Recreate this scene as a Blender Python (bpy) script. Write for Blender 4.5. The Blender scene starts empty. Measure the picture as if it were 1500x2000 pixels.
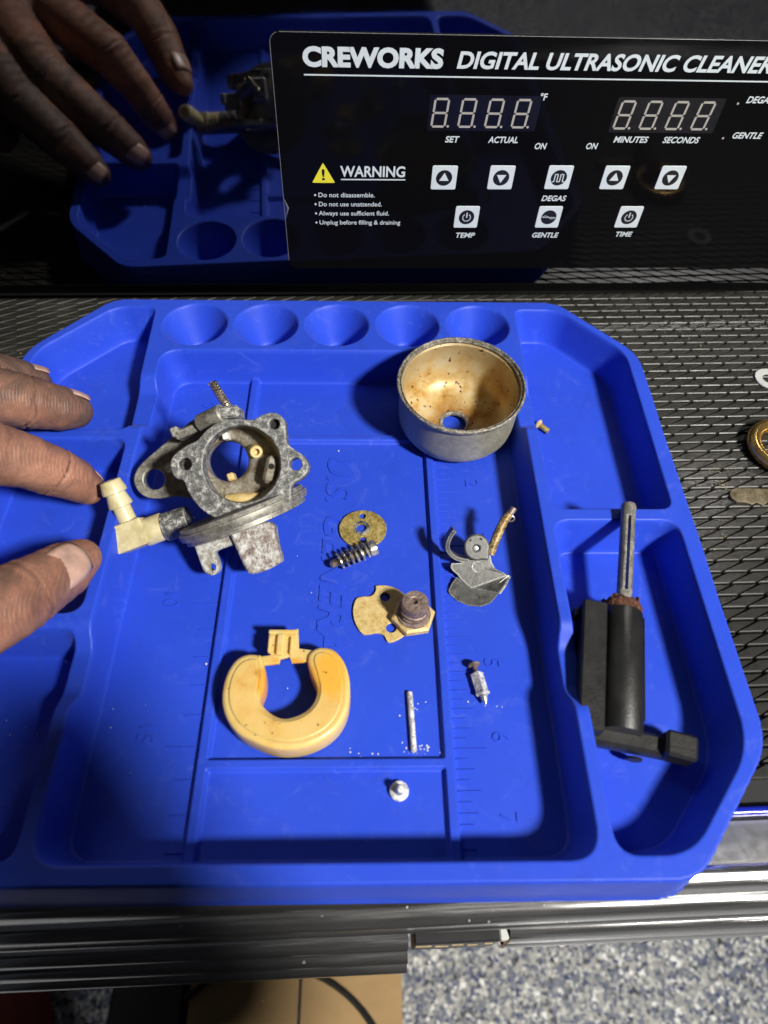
import bpy, math, random
import numpy as np
from mathutils import Vector, Matrix, Euler

random.seed(7)
scene = bpy.context.scene
col = scene.collection
CM = 0.01                      # all lengths below are written in centimetres
R = math.radians

# ------------------------------------------------------------------ camera
cam_d = bpy.data.cameras.new('camera')
cam = bpy.data.objects.new('camera', cam_d)
col.objects.link(cam)
cam.location = Vector((5.258, -21.9125, 21.7745)) * CM
cam.rotation_euler = Euler((R(36.3033), R(-1.1350), R(-0.7412)), 'XYZ')
cam_d.sensor_fit = 'VERTICAL'
cam_d.sensor_height = 36.0
cam_d.sensor_width = 27.0
cam_d.lens = 24.339
cam_d.clip_start = 0.005
cam_d.clip_end = 60
cam_d.dof.use_dof = True
cam_d.dof.focus_distance = 0.275
cam_d.dof.aperture_fstop = 11.0
scene.camera = cam

# ------------------------------------------------------------------ world, lamps, exposure
world = bpy.data.worlds.new('World')
scene.world = world
world.use_nodes = True
world.node_tree.nodes['Background'].inputs[0].default_value = (0.80, 0.86, 1.0, 1)
world.node_tree.nodes['Background'].inputs[1].default_value = 0.028

def lamp(name, loc, target, size, energy, color):
    d = bpy.data.lights.new(name, 'AREA')
    d.shape = 'DISK'
    d.size = size * CM
    d.energy = energy
    d.color = color
    o = bpy.data.objects.new(name, d)
    col.objects.link(o)
    o.location = Vector(loc) * CM
    o.rotation_euler = (Vector(target) - Vector(loc)).to_track_quat('-Z', 'Y').to_euler()
    return o

lamp('work_lamp', (79, -82, 107), (5, -8, 0), 16, 41, (1.0, 0.965, 0.90))

lamp('added_fill_lamp', (140, -285, 150), (125, -290, -85), 70, 30, (1.0, 0.97, 0.92))  # added lamp, no visible source; brightens the far floor mirrored in the cleaner

lamp('added_fill_lamp', (-120, 130, 175), (-20, 0, -20), 60, 7, (0.95, 0.97, 1.0))  # added weak lamp, no visible source; gives trim highlights and lifts shadows

scene.view_settings.view_transform = 'Standard'
scene.view_settings.look = 'None'
scene.view_settings.exposure = 0.0
scene.view_settings.gamma = 1.0
scene.view_settings.use_curve_mapping = False

# ------------------------------------------------------------------ materials
def new_mat(name):
    m = bpy.data.materials.new(name)
    m.use_nodes = True
    nt = m.node_tree
    return m, nt, nt.nodes['Principled BSDF']

def coords(nt, kind='Object'):
    return nt.nodes.new('ShaderNodeTexCoord').outputs[kind]

def noise(nt, vec, scale, detail=4, rough=0.6, dist=0.0):
    n = nt.nodes.new('ShaderNodeTexNoise')
    n.inputs['Scale'].default_value = scale
    n.inputs['Detail'].default_value = detail
    n.inputs['Roughness'].default_value = rough
    n.inputs['Distortion'].default_value = dist
    nt.links.new(vec, n.inputs['Vector'])
    return n.outputs['Fac']

def ramp(nt, fac, stops):
    r = nt.nodes.new('ShaderNodeValToRGB')
    e = r.color_ramp.elements
    while len(e) < len(stops):
        e.new(0.5)
    for el, (p, c) in zip(e, stops):
        el.position = p
        el.color = (*c, 1) if len(c) == 3 else c
    nt.links.new(fac, r.inputs['Fac'])
    return r.outputs['Color']

def mixc(nt, fac, a, b, mode='MIX'):
    m = nt.nodes.new('ShaderNodeMix')
    m.data_type = 'RGBA'
    m.blend_type = mode
    if isinstance(fac, (int, float)):
        m.inputs['Factor'].default_value = fac
    else:
        nt.links.new(fac, m.inputs['Factor'])
    for s, v in ((m.inputs[6], a), (m.inputs[7], b)):
        if isinstance(v, tuple):
            s.default_value = (*v, 1)
        else:
            nt.links.new(v, s)
    return m.outputs[2]

def bump(nt, p, h, strength, dist=0.0004):
    b = nt.nodes.new('ShaderNodeBump')
    b.inputs['Strength'].default_value = strength
    b.inputs['Distance'].default_value = dist
    nt.links.new(h, b.inputs['Height'])
    nt.links.new(b.outputs['Normal'], p.inputs['Normal'])

def g3(v):
    return (v, v, v)

def simple(name, color, rough=0.5, metal=0.0, var=0.12, scale=250, bmp=0.0, bscale=900, spec=0.5):
    m, nt, p = new_mat(name)
    v = coords(nt)
    f = noise(nt, v, scale, 5)
    c = ramp(nt, f, [(0.25, tuple(x * (1 - var) for x in color)), (0.75, tuple(min(1, x * (1 + var)) for x in color))])
    nt.links.new(c, p.inputs['Base Color'])
    p.inputs['Metallic'].default_value = metal
    p.inputs['Specular IOR Level'].default_value = spec
    r = ramp(nt, noise(nt, v, scale * 1.7, 4), [(0.2, g3(max(0, rough - 0.08))), (0.8, g3(min(1, rough + 0.08)))])
    nt.links.new(r, p.inputs['Roughness'])
    if bmp:
        bump(nt, p, noise(nt, v, bscale, 4), bmp)
    return m

def mottled(name, stops, rough=(0.35, 0.7), metal=0.6, scale=300, fine=1500, bmp=0.4, detail=8, bdist=0.0004, edge=None):
    """patchy corroded metal: colour patches from noise, rougher where pale"""
    m, nt, p = new_mat(name)
    v = coords(nt)
    f = noise(nt, v, scale, detail, 0.74, 0.15)
    f2 = noise(nt, v, fine, 5, 0.75)
    fm = nt.nodes.new('ShaderNodeMix')
    fm.data_type = 'FLOAT'
    fm.inputs[0].default_value = 0.42
    nt.links.new(f, fm.inputs[2]); nt.links.new(f2, fm.inputs[3])
    fac = fm.outputs[0]
    cc = ramp(nt, fac, stops)
    if edge:
        bv = nt.nodes.new('ShaderNodeBevel'); bv.samples = 4; bv.inputs['Radius'].default_value = 0.0009
        ge = nt.nodes.new('ShaderNodeNewGeometry')
        dt = nt.nodes.new('ShaderNodeVectorMath'); dt.operation = 'DOT_PRODUCT'
        nt.links.new(bv.outputs[0], dt.inputs[0]); nt.links.new(ge.outputs['Normal'], dt.inputs[1])
        e1 = ramp(nt, dt.outputs['Value'], [(0.86, g3(1)), (0.995, g3(0))])
        e2 = ramp(nt, f2, [(0.40, g3(0)), (0.52, g3(1))])
        cc = mixc(nt, mixc(nt, 1.0, e1, e2, 'MULTIPLY'), cc, edge)
    nt.links.new(cc, p.inputs['Base Color'])
    nt.links.new(ramp(nt, fac, [(0.35, g3(rough[0])), (0.65, g3(rough[1]))]), p.inputs['Roughness'])
    nt.links.new(ramp(nt, fac, [(0.45, g3(metal)), (0.62, g3(metal * 0.3))]), p.inputs['Metallic'])
    bump(nt, p, fac, bmp, bdist)
    return m

M = {}
def build_materials():
    # blue silicone with lint and scuffs
    m, nt, p = new_mat('blue_silicone')
    v = coords(nt)
    base = ramp(nt, noise(nt, v, 18, 4), [(0.3, (0.017, 0.059, 0.54)), (0.7, (0.021, 0.069, 0.60))])
    lint = ramp(nt, noise(nt, v, 1500, 2, 0.5), [(0.775, g3(0)), (0.80, g3(1))])
    patch = ramp(nt, noise(nt, v, 30, 3), [(0.5, g3(0.0)), (0.66, g3(0.55))])
    lf = mixc(nt, 1.0, lint, patch, 'MULTIPLY')
    scuff = ramp(nt, noise(nt, v, 90, 8, 0.75, 1.5), [(0.55, g3(0)), (0.80, g3(0.20))])
    c = mixc(nt, lf, base, (0.45, 0.5, 0.62))
    c = mixc(nt, scuff, c, (0.25, 0.32, 0.7))
    stain = ramp(nt, noise(nt, v, 34, 7, 0.7, 0.8), [(0.56, g3(0)), (0.72, g3(0.28))])
    c = mixc(nt, stain, c, (0.020, 0.035, 0.22))
    nt.links.new(c, p.inputs['Base Color'])
    nt.links.new(ramp(nt, noise(nt, v, 25, 6, 0.7), [(0.35, g3(0.42)), (0.7, g3(0.60))]), p.inputs['Roughness'])
    p.inputs['Specular IOR Level'].default_value = 0.32
    p.inputs['Sheen Weight'].default_value = 0.04
    bump(nt, p, noise(nt, v, 2500, 3), 0.06, 0.0002)
    M['blue'] = m
    M['zinc'] = mottled('cast_zinc', [(0.40, (0.055, 0.055, 0.053)), (0.485, (0.11, 0.11, 0.107)), (0.53, (0.22, 0.22, 0.21)), (0.57, (0.48, 0.48, 0.45)), (0.64, (0.70, 0.70, 0.66))], (0.34, 0.75), 0.4, 420, 2200, 0.6, 9, 0.0004, (0.66, 0.66, 0.62))
    M['zinc_plain'] = mottled('worn_zinc_body', [(0.32, (0.06, 0.055, 0.045)), (0.5, (0.22, 0.21, 0.18)), (0.68, (0.42, 0.40, 0.34))], (0.32, 0.6), 0.5, 260, 1500, 0.4, 8, 0.0004, (0.46, 0.45, 0.41))
    M['zinc_crust'] = mottled('crusted_zinc', [(0.34, (0.10, 0.075, 0.05)), (0.45, (0.30, 0.27, 0.22)), (0.52, (0.48, 0.48, 0.44)), (0.62, (0.72, 0.74, 0.72))], (0.55, 0.9), 0.35, 420, 1700, 0.9, 8, 0.0008)
    M['zinc_rust'] = mottled('rust_stained_zinc', [(0.36, (0.09, 0.05, 0.035)), (0.45, (0.23, 0.17, 0.14)), (0.51, (0.40, 0.38, 0.35)), (0.60, (0.66, 0.66, 0.63))], (0.45, 0.85), 0.4, 380, 1500, 0.8, 8, 0.0007)
    M['varnish'] = mottled('varnish_stained_bore', [(0.36, (0.12, 0.065, 0.03)), (0.48, (0.25, 0.215, 0.155)), (0.62, (0.42, 0.41, 0.36))], (0.4, 0.6), 0.25, 170, 900, 0.3)
    # bowl: olive-steel outside, varnished inside
    M['bowl_out'] = mottled('olive_zinc_plate', [(0.35, (0.27, 0.255, 0.185)), (0.5, (0.34, 0.325, 0.24)), (0.65, (0.40, 0.385, 0.295))], (0.42, 0.56), 0.4, 120, 700, 0.12)
    m, nt, p = new_mat('varnished_bowl_inside')
    v = coords(nt)
    f = noise(nt, v, 75, 7, 0.65, 0.0)
    c = ramp(nt, f, [(0.36, (0.27, 0.11, 0.018)), (0.46, (0.45, 0.27, 0.075)), (0.56, (0.55, 0.41, 0.19)), (0.68, (0.58, 0.51, 0.34))])
    sx = nt.nodes.new('ShaderNodeSeparateXYZ'); nt.links.new(v, sx.inputs[0])
    hi = nt.nodes.new('ShaderNodeMapRange'); hi.inputs['From Min'].default_value = 0.009; hi.inputs['From Max'].default_value = 0.019; hi.inputs['To Max'].default_value = 0.65
    nt.links.new(sx.outputs[2], hi.inputs['Value'])
    c = mixc(nt, hi.outputs[0], c, (0.34, 0.28, 0.17))
    fl = nt.nodes.new('ShaderNodeMapping'); fl.inputs['Scale'].default_value = (1, 1, 0); nt.links.new(v, fl.inputs['Vector'])
    ln = nt.nodes.new('ShaderNodeVectorMath'); ln.operation = 'LENGTH'; nt.links.new(fl.outputs[0], ln.inputs[0])
    ad = nt.nodes.new('ShaderNodeMath'); ad.operation = 'MULTIPLY_ADD'; nt.links.new(noise(nt, v, 180, 6, 0.7), ad.inputs[0]); ad.inputs[1].default_value = 0.016; nt.links.new(ln.outputs['Value'], ad.inputs[2])
    rs_ = nt.nodes.new('ShaderNodeMapRange'); rs_.inputs['From Min'].default_value = 0.0145; rs_.inputs['From Max'].default_value = 0.021; rs_.inputs['To Min'].default_value = 0.8; rs_.inputs['To Max'].default_value = 0
    nt.links.new(ad.outputs[0], rs_.inputs['Value'])
    c = mixc(nt, rs_.outputs[0], c, (0.30, 0.12, 0.02))
    spots = ramp(nt, noise(nt, v, 420, 3, 0.5), [(0.655, g3(0)), (0.685, g3(1))])
    c = mixc(nt, spots, c, (0.08, 0.028, 0.01))
    nt.links.new(c, p.inputs['Base Color'])
    p.inputs['Metallic'].default_value = 0.22
    nt.links.new(ramp(nt, f, [(0.35, g3(0.30)), (0.65, g3(0.52))]), p.inputs['Roughness'])
    bump(nt, p, noise(nt, v, 300, 4), 0.12)
    M['bowl_in'] = m
    M['bowl_rim'] = mottled('corroded_bowl_rim', [(0.36, (0.045, 0.035, 0.025)), (0.5, (0.22, 0.20, 0.16)), (0.6, (0.50, 0.48, 0.42))], (0.4, 0.8), 0.5, 500, 1800, 0.7)
    M['brass'] = mottled('tarnished_brass', [(0.33, (0.16, 0.10, 0.02)), (0.5, (0.42, 0.32, 0.10)), (0.68, (0.55, 0.45, 0.20))], (0.3, 0.5), 0.5, 240, 900, 0.15)
    M['brass_plate'] = mottled('pale_brass_plate', [(0.30, (0.12, 0.06, 0.02)), (0.39, (0.46, 0.29, 0.08)), (0.50, (0.62, 0.46, 0.19)), (0.66, (0.72, 0.59, 0.31))], (0.3, 0.5), 0.12, 300, 1100, 0.22)
    M['blade'] = mottled('dirty_blade', [(0.36, (0.04, 0.03, 0.015)), (0.5, (0.13, 0.105, 0.06)), (0.64, (0.26, 0.22, 0.14))], (0.35, 0.6), 0.4, 260, 1300, 0.3)
    M['shaft_brass'] = mottled('stained_brass_shaft', [(0.38, (0.06, 0.035, 0.015)), (0.49, (0.26, 0.17, 0.06)), (0.57, (0.50, 0.40, 0.20)), (0.66, (0.62, 0.55, 0.36))], (0.3, 0.55), 0.4, 330, 1300, 0.3)
    M['bright_brass'] = simple('polished_brass', (0.78, 0.50, 0.17), 0.24, 0.92, 0.08, 60)
    M['steel'] = mottled('worn_steel', [(0.30, (0.30, 0.29, 0.26)), (0.5, (0.46, 0.45, 0.42)), (0.70, (0.60, 0.60, 0.57))], (0.24, 0.36), 0.95, 150, 700, 0.08)
    M['steel_warm'] = mottled('brownish_steel_spring', [(0.30, (0.24, 0.19, 0.13)), (0.5, (0.38, 0.32, 0.24)), (0.70, (0.52, 0.46, 0.38))], (0.22, 0.34), 0.95, 150, 700, 0.06)
    M['jet'] = mottled('dark_bronze_nozzle', [(0.35, (0.10, 0.06, 0.05)), (0.5, (0.26, 0.19, 0.16)), (0.65, (0.38, 0.31, 0.27))], (0.35, 0.6), 0.6, 500, 1700, 0.4)
    M['rust'] = mottled('crumbly_rust', [(0.35, (0.03, 0.012, 0.008)), (0.5, (0.12, 0.045, 0.025)), (0.65, (0.24, 0.10, 0.05))], (0.85, 0.95), 0.0, 700, 2200, 1.0, 8, 0.001)
    M['grey_zinc'] = mottled('grey_pressed_zinc', [(0.34, (0.045, 0.045, 0.042)), (0.5, (0.115, 0.115, 0.108)), (0.66, (0.21, 0.21, 0.20))], (0.34, 0.52), 0.55, 380, 2300, 0.45, 8, 0.0004, (0.50, 0.50, 0.46))
    M['needle'] = mottled('chalky_aluminium', [(0.36, (0.16, 0.16, 0.15)), (0.47, (0.5, 0.5, 0.48)), (0.56, (0.85, 0.85, 0.83))], (0.3, 0.8), 0.5, 520, 1600, 0.6)
    # nylon, float, plastics
    m, nt, p = new_mat('cream_nylon')
    v = coords(nt)
    c = ramp(nt, noise(nt, v, 170, 6, 0.65), [(0.34, (0.44, 0.37, 0.18)), (0.55, (0.60, 0.53, 0.31)), (0.7, (0.64, 0.58, 0.38))])
    dirt = ramp(nt, noise(nt, v, 330, 6, 0.7), [(0.66, g3(0)), (0.74, g3(0.8))])
    nt.links.new(mixc(nt, dirt, c, (0.13, 0.09, 0.05)), p.inputs['Base Color'])
    p.inputs['Roughness'].default_value = 0.38
    p.inputs['Subsurface Weight'].default_value = 0.25
    p.inputs['Subsurface Radius'].default_value = (1.0, 0.8, 0.4)
    p.inputs['Subsurface Scale'].default_value = 0.002
    bump(nt, p, noise(nt, v, 700, 4), 0.08)
    M['nylon'] = m
    m, nt, p = new_mat('amber_float_plastic')
    v = coords(nt)
    f = noise(nt, v, 95, 7, 0.6, 0.0)
    c = ramp(nt, f, [(0.30, (0.52, 0.26, 0.05)), (0.40, (0.68, 0.43, 0.13)), (0.50, (0.72, 0.49, 0.17)), (0.70, (0.74, 0.53, 0.22))])
    def blob(cx, cy, r0, r1, ny=1.0):
        vs = nt.nodes.new('ShaderNodeMapping'); vs.inputs['Location'].default_value = (-cx * CM, -cy * CM * ny, 0); vs.inputs['Scale'].default_value = (1, ny, 0)
        nt.links.new(v, vs.inputs['Vector'])
        ln = nt.nodes.new('ShaderNodeVectorMath'); ln.operation = 'LENGTH'; nt.links.new(vs.outputs[0], ln.inputs[0])
        ad = nt.nodes.new('ShaderNodeMath'); ad.operation = 'MULTIPLY_ADD'; nt.links.new(noise(nt, v, 160, 5, 0.65), ad.inputs[0]); ad.inputs[1].default_value = 0.006; nt.links.new(ln.outputs['Value'], ad.inputs[2])
        mr = nt.nodes.new('ShaderNodeMapRange'); mr.inputs['From Min'].default_value = r0 * CM + 0.003; mr.inputs['From Max'].default_value = r1 * CM + 0.003; mr.inputs['To Min'].default_value = 1; mr.inputs['To Max'].default_value = 0
        nt.links.new(ad.outputs[0], mr.inputs['Value'])
        return mr.outputs[0]
    c = mixc(nt, blob(0.0, 0.25, 0.86, 1.02), c, (0.74, 0.34, 0.05))
    c = mixc(nt, blob(1.38, 0.62, 0.30, 0.62, 0.55), c, (0.80, 0.42, 0.06))
    specks = ramp(nt, noise(nt, v, 620, 3, 0.5), [(0.69, g3(0)), (0.72, g3(0.9))])
    nt.links.new(mixc(nt, specks, c, (0.16, 0.07, 0.02)), p.inputs['Base Color'])
    p.inputs['Roughness'].default_value = 0.36
    p.inputs['Subsurface Weight'].default_value = 0.6
    p.inputs['Subsurface Radius'].default_value = (1.0, 0.6, 0.25)
    p.inputs['Subsurface Scale'].default_value = 0.004
    bump(nt, p, noise(nt, v, 400, 5), 0.10)
    M['float'] = m
    M['black_plastic'] = simple('dusty_black_plastic', (0.011, 0.011, 0.0105), 0.44, 0, 0.5, 160, 0.25, 1300)
    M['rubber'] = mottled('grey_black_rubber', [(0.36, (0.014, 0.0135, 0.0115)), (0.55, (0.026, 0.025, 0.021)), (0.70, (0.065, 0.060, 0.047))], (0.34, 0.55), 0.0, 45, 900, 0.25)
    M['rubber_base'] = simple('rubber_groove', (0.012, 0.012, 0.011), 0.7, 0, 0.2, 90, 0, 900)
    # cleaner
    m, nt, p = new_mat('black_mirror_metal')
    v = coords(nt)
    p.inputs['Base Color'].default_value = (0.165, 0.165, 0.172, 1)
    p.inputs['Metallic'].default_value = 1.0
    nt.links.new(ramp(nt, noise(nt, v, 20, 6, 0.7), [(0.45, g3(0.025)), (0.8, g3(0.07))]), p.inputs['Roughness'])
    M['mirror'] = m
    m, nt, p = new_mat('black_panel_film')
    v = coords(nt)
    p.inputs['Base Color'].default_value = (0.003, 0.003, 0.0036, 1)
    nt.links.new(ramp(nt, noise(nt, v, 60, 6, 0.7), [(0.4, g3(0.05)), (0.8, g3(0.12))]), p.inputs['Roughness'])
    p.inputs['Specular IOR Level'].default_value = 0.07
    bump(nt, p, noise(nt, v, 12, 3), 0.05, 0.001)
    M['film'] = m
    M['film_edge'] = simple('cut_film_edge', (0.16, 0.16, 0.17), 0.4, 0, 0.4, 900)
    M['base_black'] = simple('matt_black_base', (0.006, 0.006, 0.006), 0.8, 0, 0.2, 80)
    M['print_white'] = simple('white_print', (0.55, 0.61, 0.64), 0.45, 0, 0.05, 300)
    M['print_black'] = simple('black_print', (0.008, 0.008, 0.010), 0.4, 0, 0.1, 300)
    M['print_yellow'] = simple('yellow_print', (0.72, 0.66, 0.03), 0.45, 0, 0.05, 300)
    M['led_segment'] = simple('unlit_led_segment', (0.34, 0.33, 0.30), 0.5, 0, 0.06, 300)
    M['led_window'] = simple('smoked_display_window', (0.005, 0.005, 0.008), 0.2, 0, 0.1, 100)
    # cart
    m, nt, p = new_mat('polished_aluminium_trim')
    v = coords(nt)
    mp = nt.nodes.new('ShaderNodeMapping')
    mp.inputs['Scale'].default_value = (0.04, 1, 1)
    nt.links.new(v, mp.inputs['Vector'])
    f = noise(nt, mp.outputs[0], 900, 4)
    nt.links.new(ramp(nt, f, [(0.3, g3(0.55)), (0.7, g3(0.72))]), p.inputs['Base Color'])
    nt.links.new(ramp(nt, f, [(0.3, g3(0.12)), (0.7, g3(0.24))]), p.inputs['Roughness'])
    p.inputs['Metallic'].default_value = 0.95
    M['trim'] = m
    M['brushed'] = simple('brushed_trim_plate', (0.62, 0.62, 0.62), 0.36, 0.9, 0.08, 200)
    M['cart_blue'] = simple('glossy_blue_paint', (0.012, 0.025, 0.36), 0.18, 0, 0.08, 60)
    M['cart_black'] = simple('black_cart_paint', (0.02, 0.02, 0.022), 0.35, 0, 0.2, 60)
    M['white_plastic'] = simple('white_bracket_plastic', (0.50, 0.51, 0.49), 0.45, 0, 0.1, 200)
    # floor of colour flakes
    m, nt, p = new_mat('epoxy_flake_floor')
    v = coords(nt)
    def flakes(scale):
        vo = nt.nodes.new('ShaderNodeTexVoronoi')
        vo.inputs['Scale'].default_value = scale
        nt.links.new(v, vo.inputs['Vector'])
        sp = nt.nodes.new('ShaderNodeSeparateColor')
        nt.links.new(vo.outputs['Color'], sp.inputs[0])
        return sp.outputs
    a = flakes(170); b = flakes(270)
    ca = ramp(nt, a[0], [(0.0, (0.05, 0.055, 0.07)), (0.12, (0.13, 0.15, 0.23)), (0.28, (0.20, 0.22, 0.26)), (0.45, (0.34, 0.34, 0.33)), (0.68, (0.46, 0.46, 0.43)), (0.82, (0.62, 0.62, 0.59)), (0.93, (0.92, 0.92, 0.90))])  # flake colours; the whitest step also paints in bright glints
    cb = ramp(nt, b[0], [(0.0, (0.04, 0.06, 0.16)), (0.2, (0.16, 0.18, 0.22)), (0.55, (0.42, 0.42, 0.40)), (0.9, (0.70, 0.70, 0.68))])
    for n_ in nt.nodes:
        if n_.type == 'VALTORGB' and len(n_.color_ramp.elements) >= 4 and n_.color_ramp.elements[0].position == 0.0:
            n_.color_ramp.interpolation = 'CONSTANT'
    nt.links.new(mixc(nt, ramp(nt, b[1], [(0.5, g3(0)), (0.52, g3(1))]), ca, cb), p.inputs['Base Color'])
    nt.links.new(ramp(nt, a[1], [(0.0, g3(0.18)), (1.0, g3(0.6))]), p.inputs['Roughness'])
    bump(nt, p, a[2], 0.5, 0.002)
    M['floor'] = m
    M['cardboard'] = simple('brown_cardboard', (0.42, 0.27, 0.12), 0.8, 0, 0.12, 30)
    M['red'] = simple('red_cloth', (0.22, 0.012, 0.012), 0.8, 0, 0.25, 60)
    M['dark'] = simple('dark_box', (0.012, 0.010, 0.012), 0.6, 0, 0.25, 60)
    M['cable'] = simple('black_cable_jacket', (0.01, 0.01, 0.01), 0.5, 0, 0.2, 60)
    # skin with engraved grime
    m, nt, p = new_mat('grimy_skin')
    v = coords(nt)
    c = ramp(nt, noise(nt, v, 45, 5, 0.6), [(0.30, (0.25, 0.108, 0.068)), (0.55, (0.36, 0.172, 0.112)), (0.75, (0.43, 0.22, 0.148))])
    sx = nt.nodes.new('ShaderNodeSeparateXYZ'); nt.links.new(v, sx.inputs[0])
    far = nt.nodes.new('ShaderNodeMapRange'); far.inputs['From Min'].default_value = -0.062; far.inputs['From Max'].default_value = -0.030; far.inputs['To Max'].default_value = 0.16
    nt.links.new(sx.outputs[1], far.inputs['Value'])
    ad = nt.nodes.new('ShaderNodeMath'); ad.operation = 'ADD'
    nt.links.new(noise(nt, v, 40, 8, 0.72, 0.6), ad.inputs[0]); nt.links.new(far.outputs[0], ad.inputs[1])
    grime = ramp(nt, ad.outputs[0], [(0.42, g3(0)), (0.68, g3(0.85))])
    c = mixc(nt, grime, c, (0.060, 0.046, 0.040))
    pores = ramp(nt, noise(nt, v, 900, 5, 0.7), [(0.52, g3(0)), (0.75, g3(0.5))])
    c = mixc(nt, pores, c, (0.10, 0.06, 0.045))
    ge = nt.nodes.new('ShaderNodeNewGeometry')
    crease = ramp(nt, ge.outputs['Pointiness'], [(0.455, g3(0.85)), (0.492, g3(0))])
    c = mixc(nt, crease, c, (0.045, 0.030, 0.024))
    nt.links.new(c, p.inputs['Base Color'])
    p.inputs['Roughness'].default_value = 0.5
    p.inputs['Specular IOR Level'].default_value = 0.38
    p.inputs['Subsurface Weight'].default_value = 0.12
    p.inputs['Subsurface Radius'].default_value = (1.0, 0.35, 0.2)
    p.inputs['Subsurface Scale'].default_value = 0.003
    wv = nt.nodes.new('ShaderNodeTexWave')
    wv.inputs['Scale'].default_value = 420
    wv.inputs['Distortion'].default_value = 4.0
    wv.inputs['Detail'].default_value = 3
    nt.links.new(v, wv.inputs['Vector'])
    hh = mixc(nt, 0.35, noise(nt, v, 420, 6, 0.7), wv.outputs['Color'])
    bump(nt, p, hh, 0.6, 0.0005)
    M['skin'] = m
    M['nail'] = simple('fingernail', (0.46, 0.29, 0.23), 0.36, 0, 0.35, 180, 0.05, 900)
    M['shirt'] = simple('dark_work_shirt', (0.018, 0.018, 0.022), 0.9, 0, 0.3, 60, 0.2, 1800)
    M['crumb_white'] = simple('white_scale_crumb', (0.75, 0.74, 0.70), 0.7)
    M['crumb_tan'] = simple('tan_grit', (0.42, 0.33, 0.18), 0.8)
    M['hair'] = simple('dark_hair', (0.03, 0.02, 0.015), 0.7)
build_materials()
# ------------------------------------------------------------------ helpers
def put(o, label=None, cat=None, group=None, kind=None):
    if label: o['label'] = label
    if cat: o['category'] = cat
    if group: o['group'] = group
    if kind: o['kind'] = kind
    return o

def empty(name, loc=(0, 0, 0), rot=(0, 0, 0), parent=None):
    o = bpy.data.objects.new(name, None)
    o.empty_display_size = 0.005
    col.objects.link(o)
    o.location = Vector(loc) * CM
    o.rotation_euler = Euler(rot, 'XYZ')
    o.parent = parent
    return o

def link(name, me, mat, parent=None, loc=(0, 0, 0), rot=(0, 0, 0)):
    o = bpy.data.objects.new(name, me)
    col.objects.link(o)
    if mat is not None and not me.materials:
        me.materials.append(M[mat] if isinstance(mat, str) else mat)
    o.parent = parent
    o.location = Vector(loc) * CM
    o.rotation_euler = rot if isinstance(rot, Euler) else Euler(rot, 'XYZ')
    return o

def axis_matrix(p0, p1, up=(0, 0, 1)):
    """matrix whose z axis runs from p0 to p1, origin p0"""
    p0, p1 = Vector(p0), Vector(p1)
    q = (p1 - p0).to_track_quat('Z', 'Y')
    return Matrix.Translation(p0) @ q.to_matrix().to_4x4()

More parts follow.
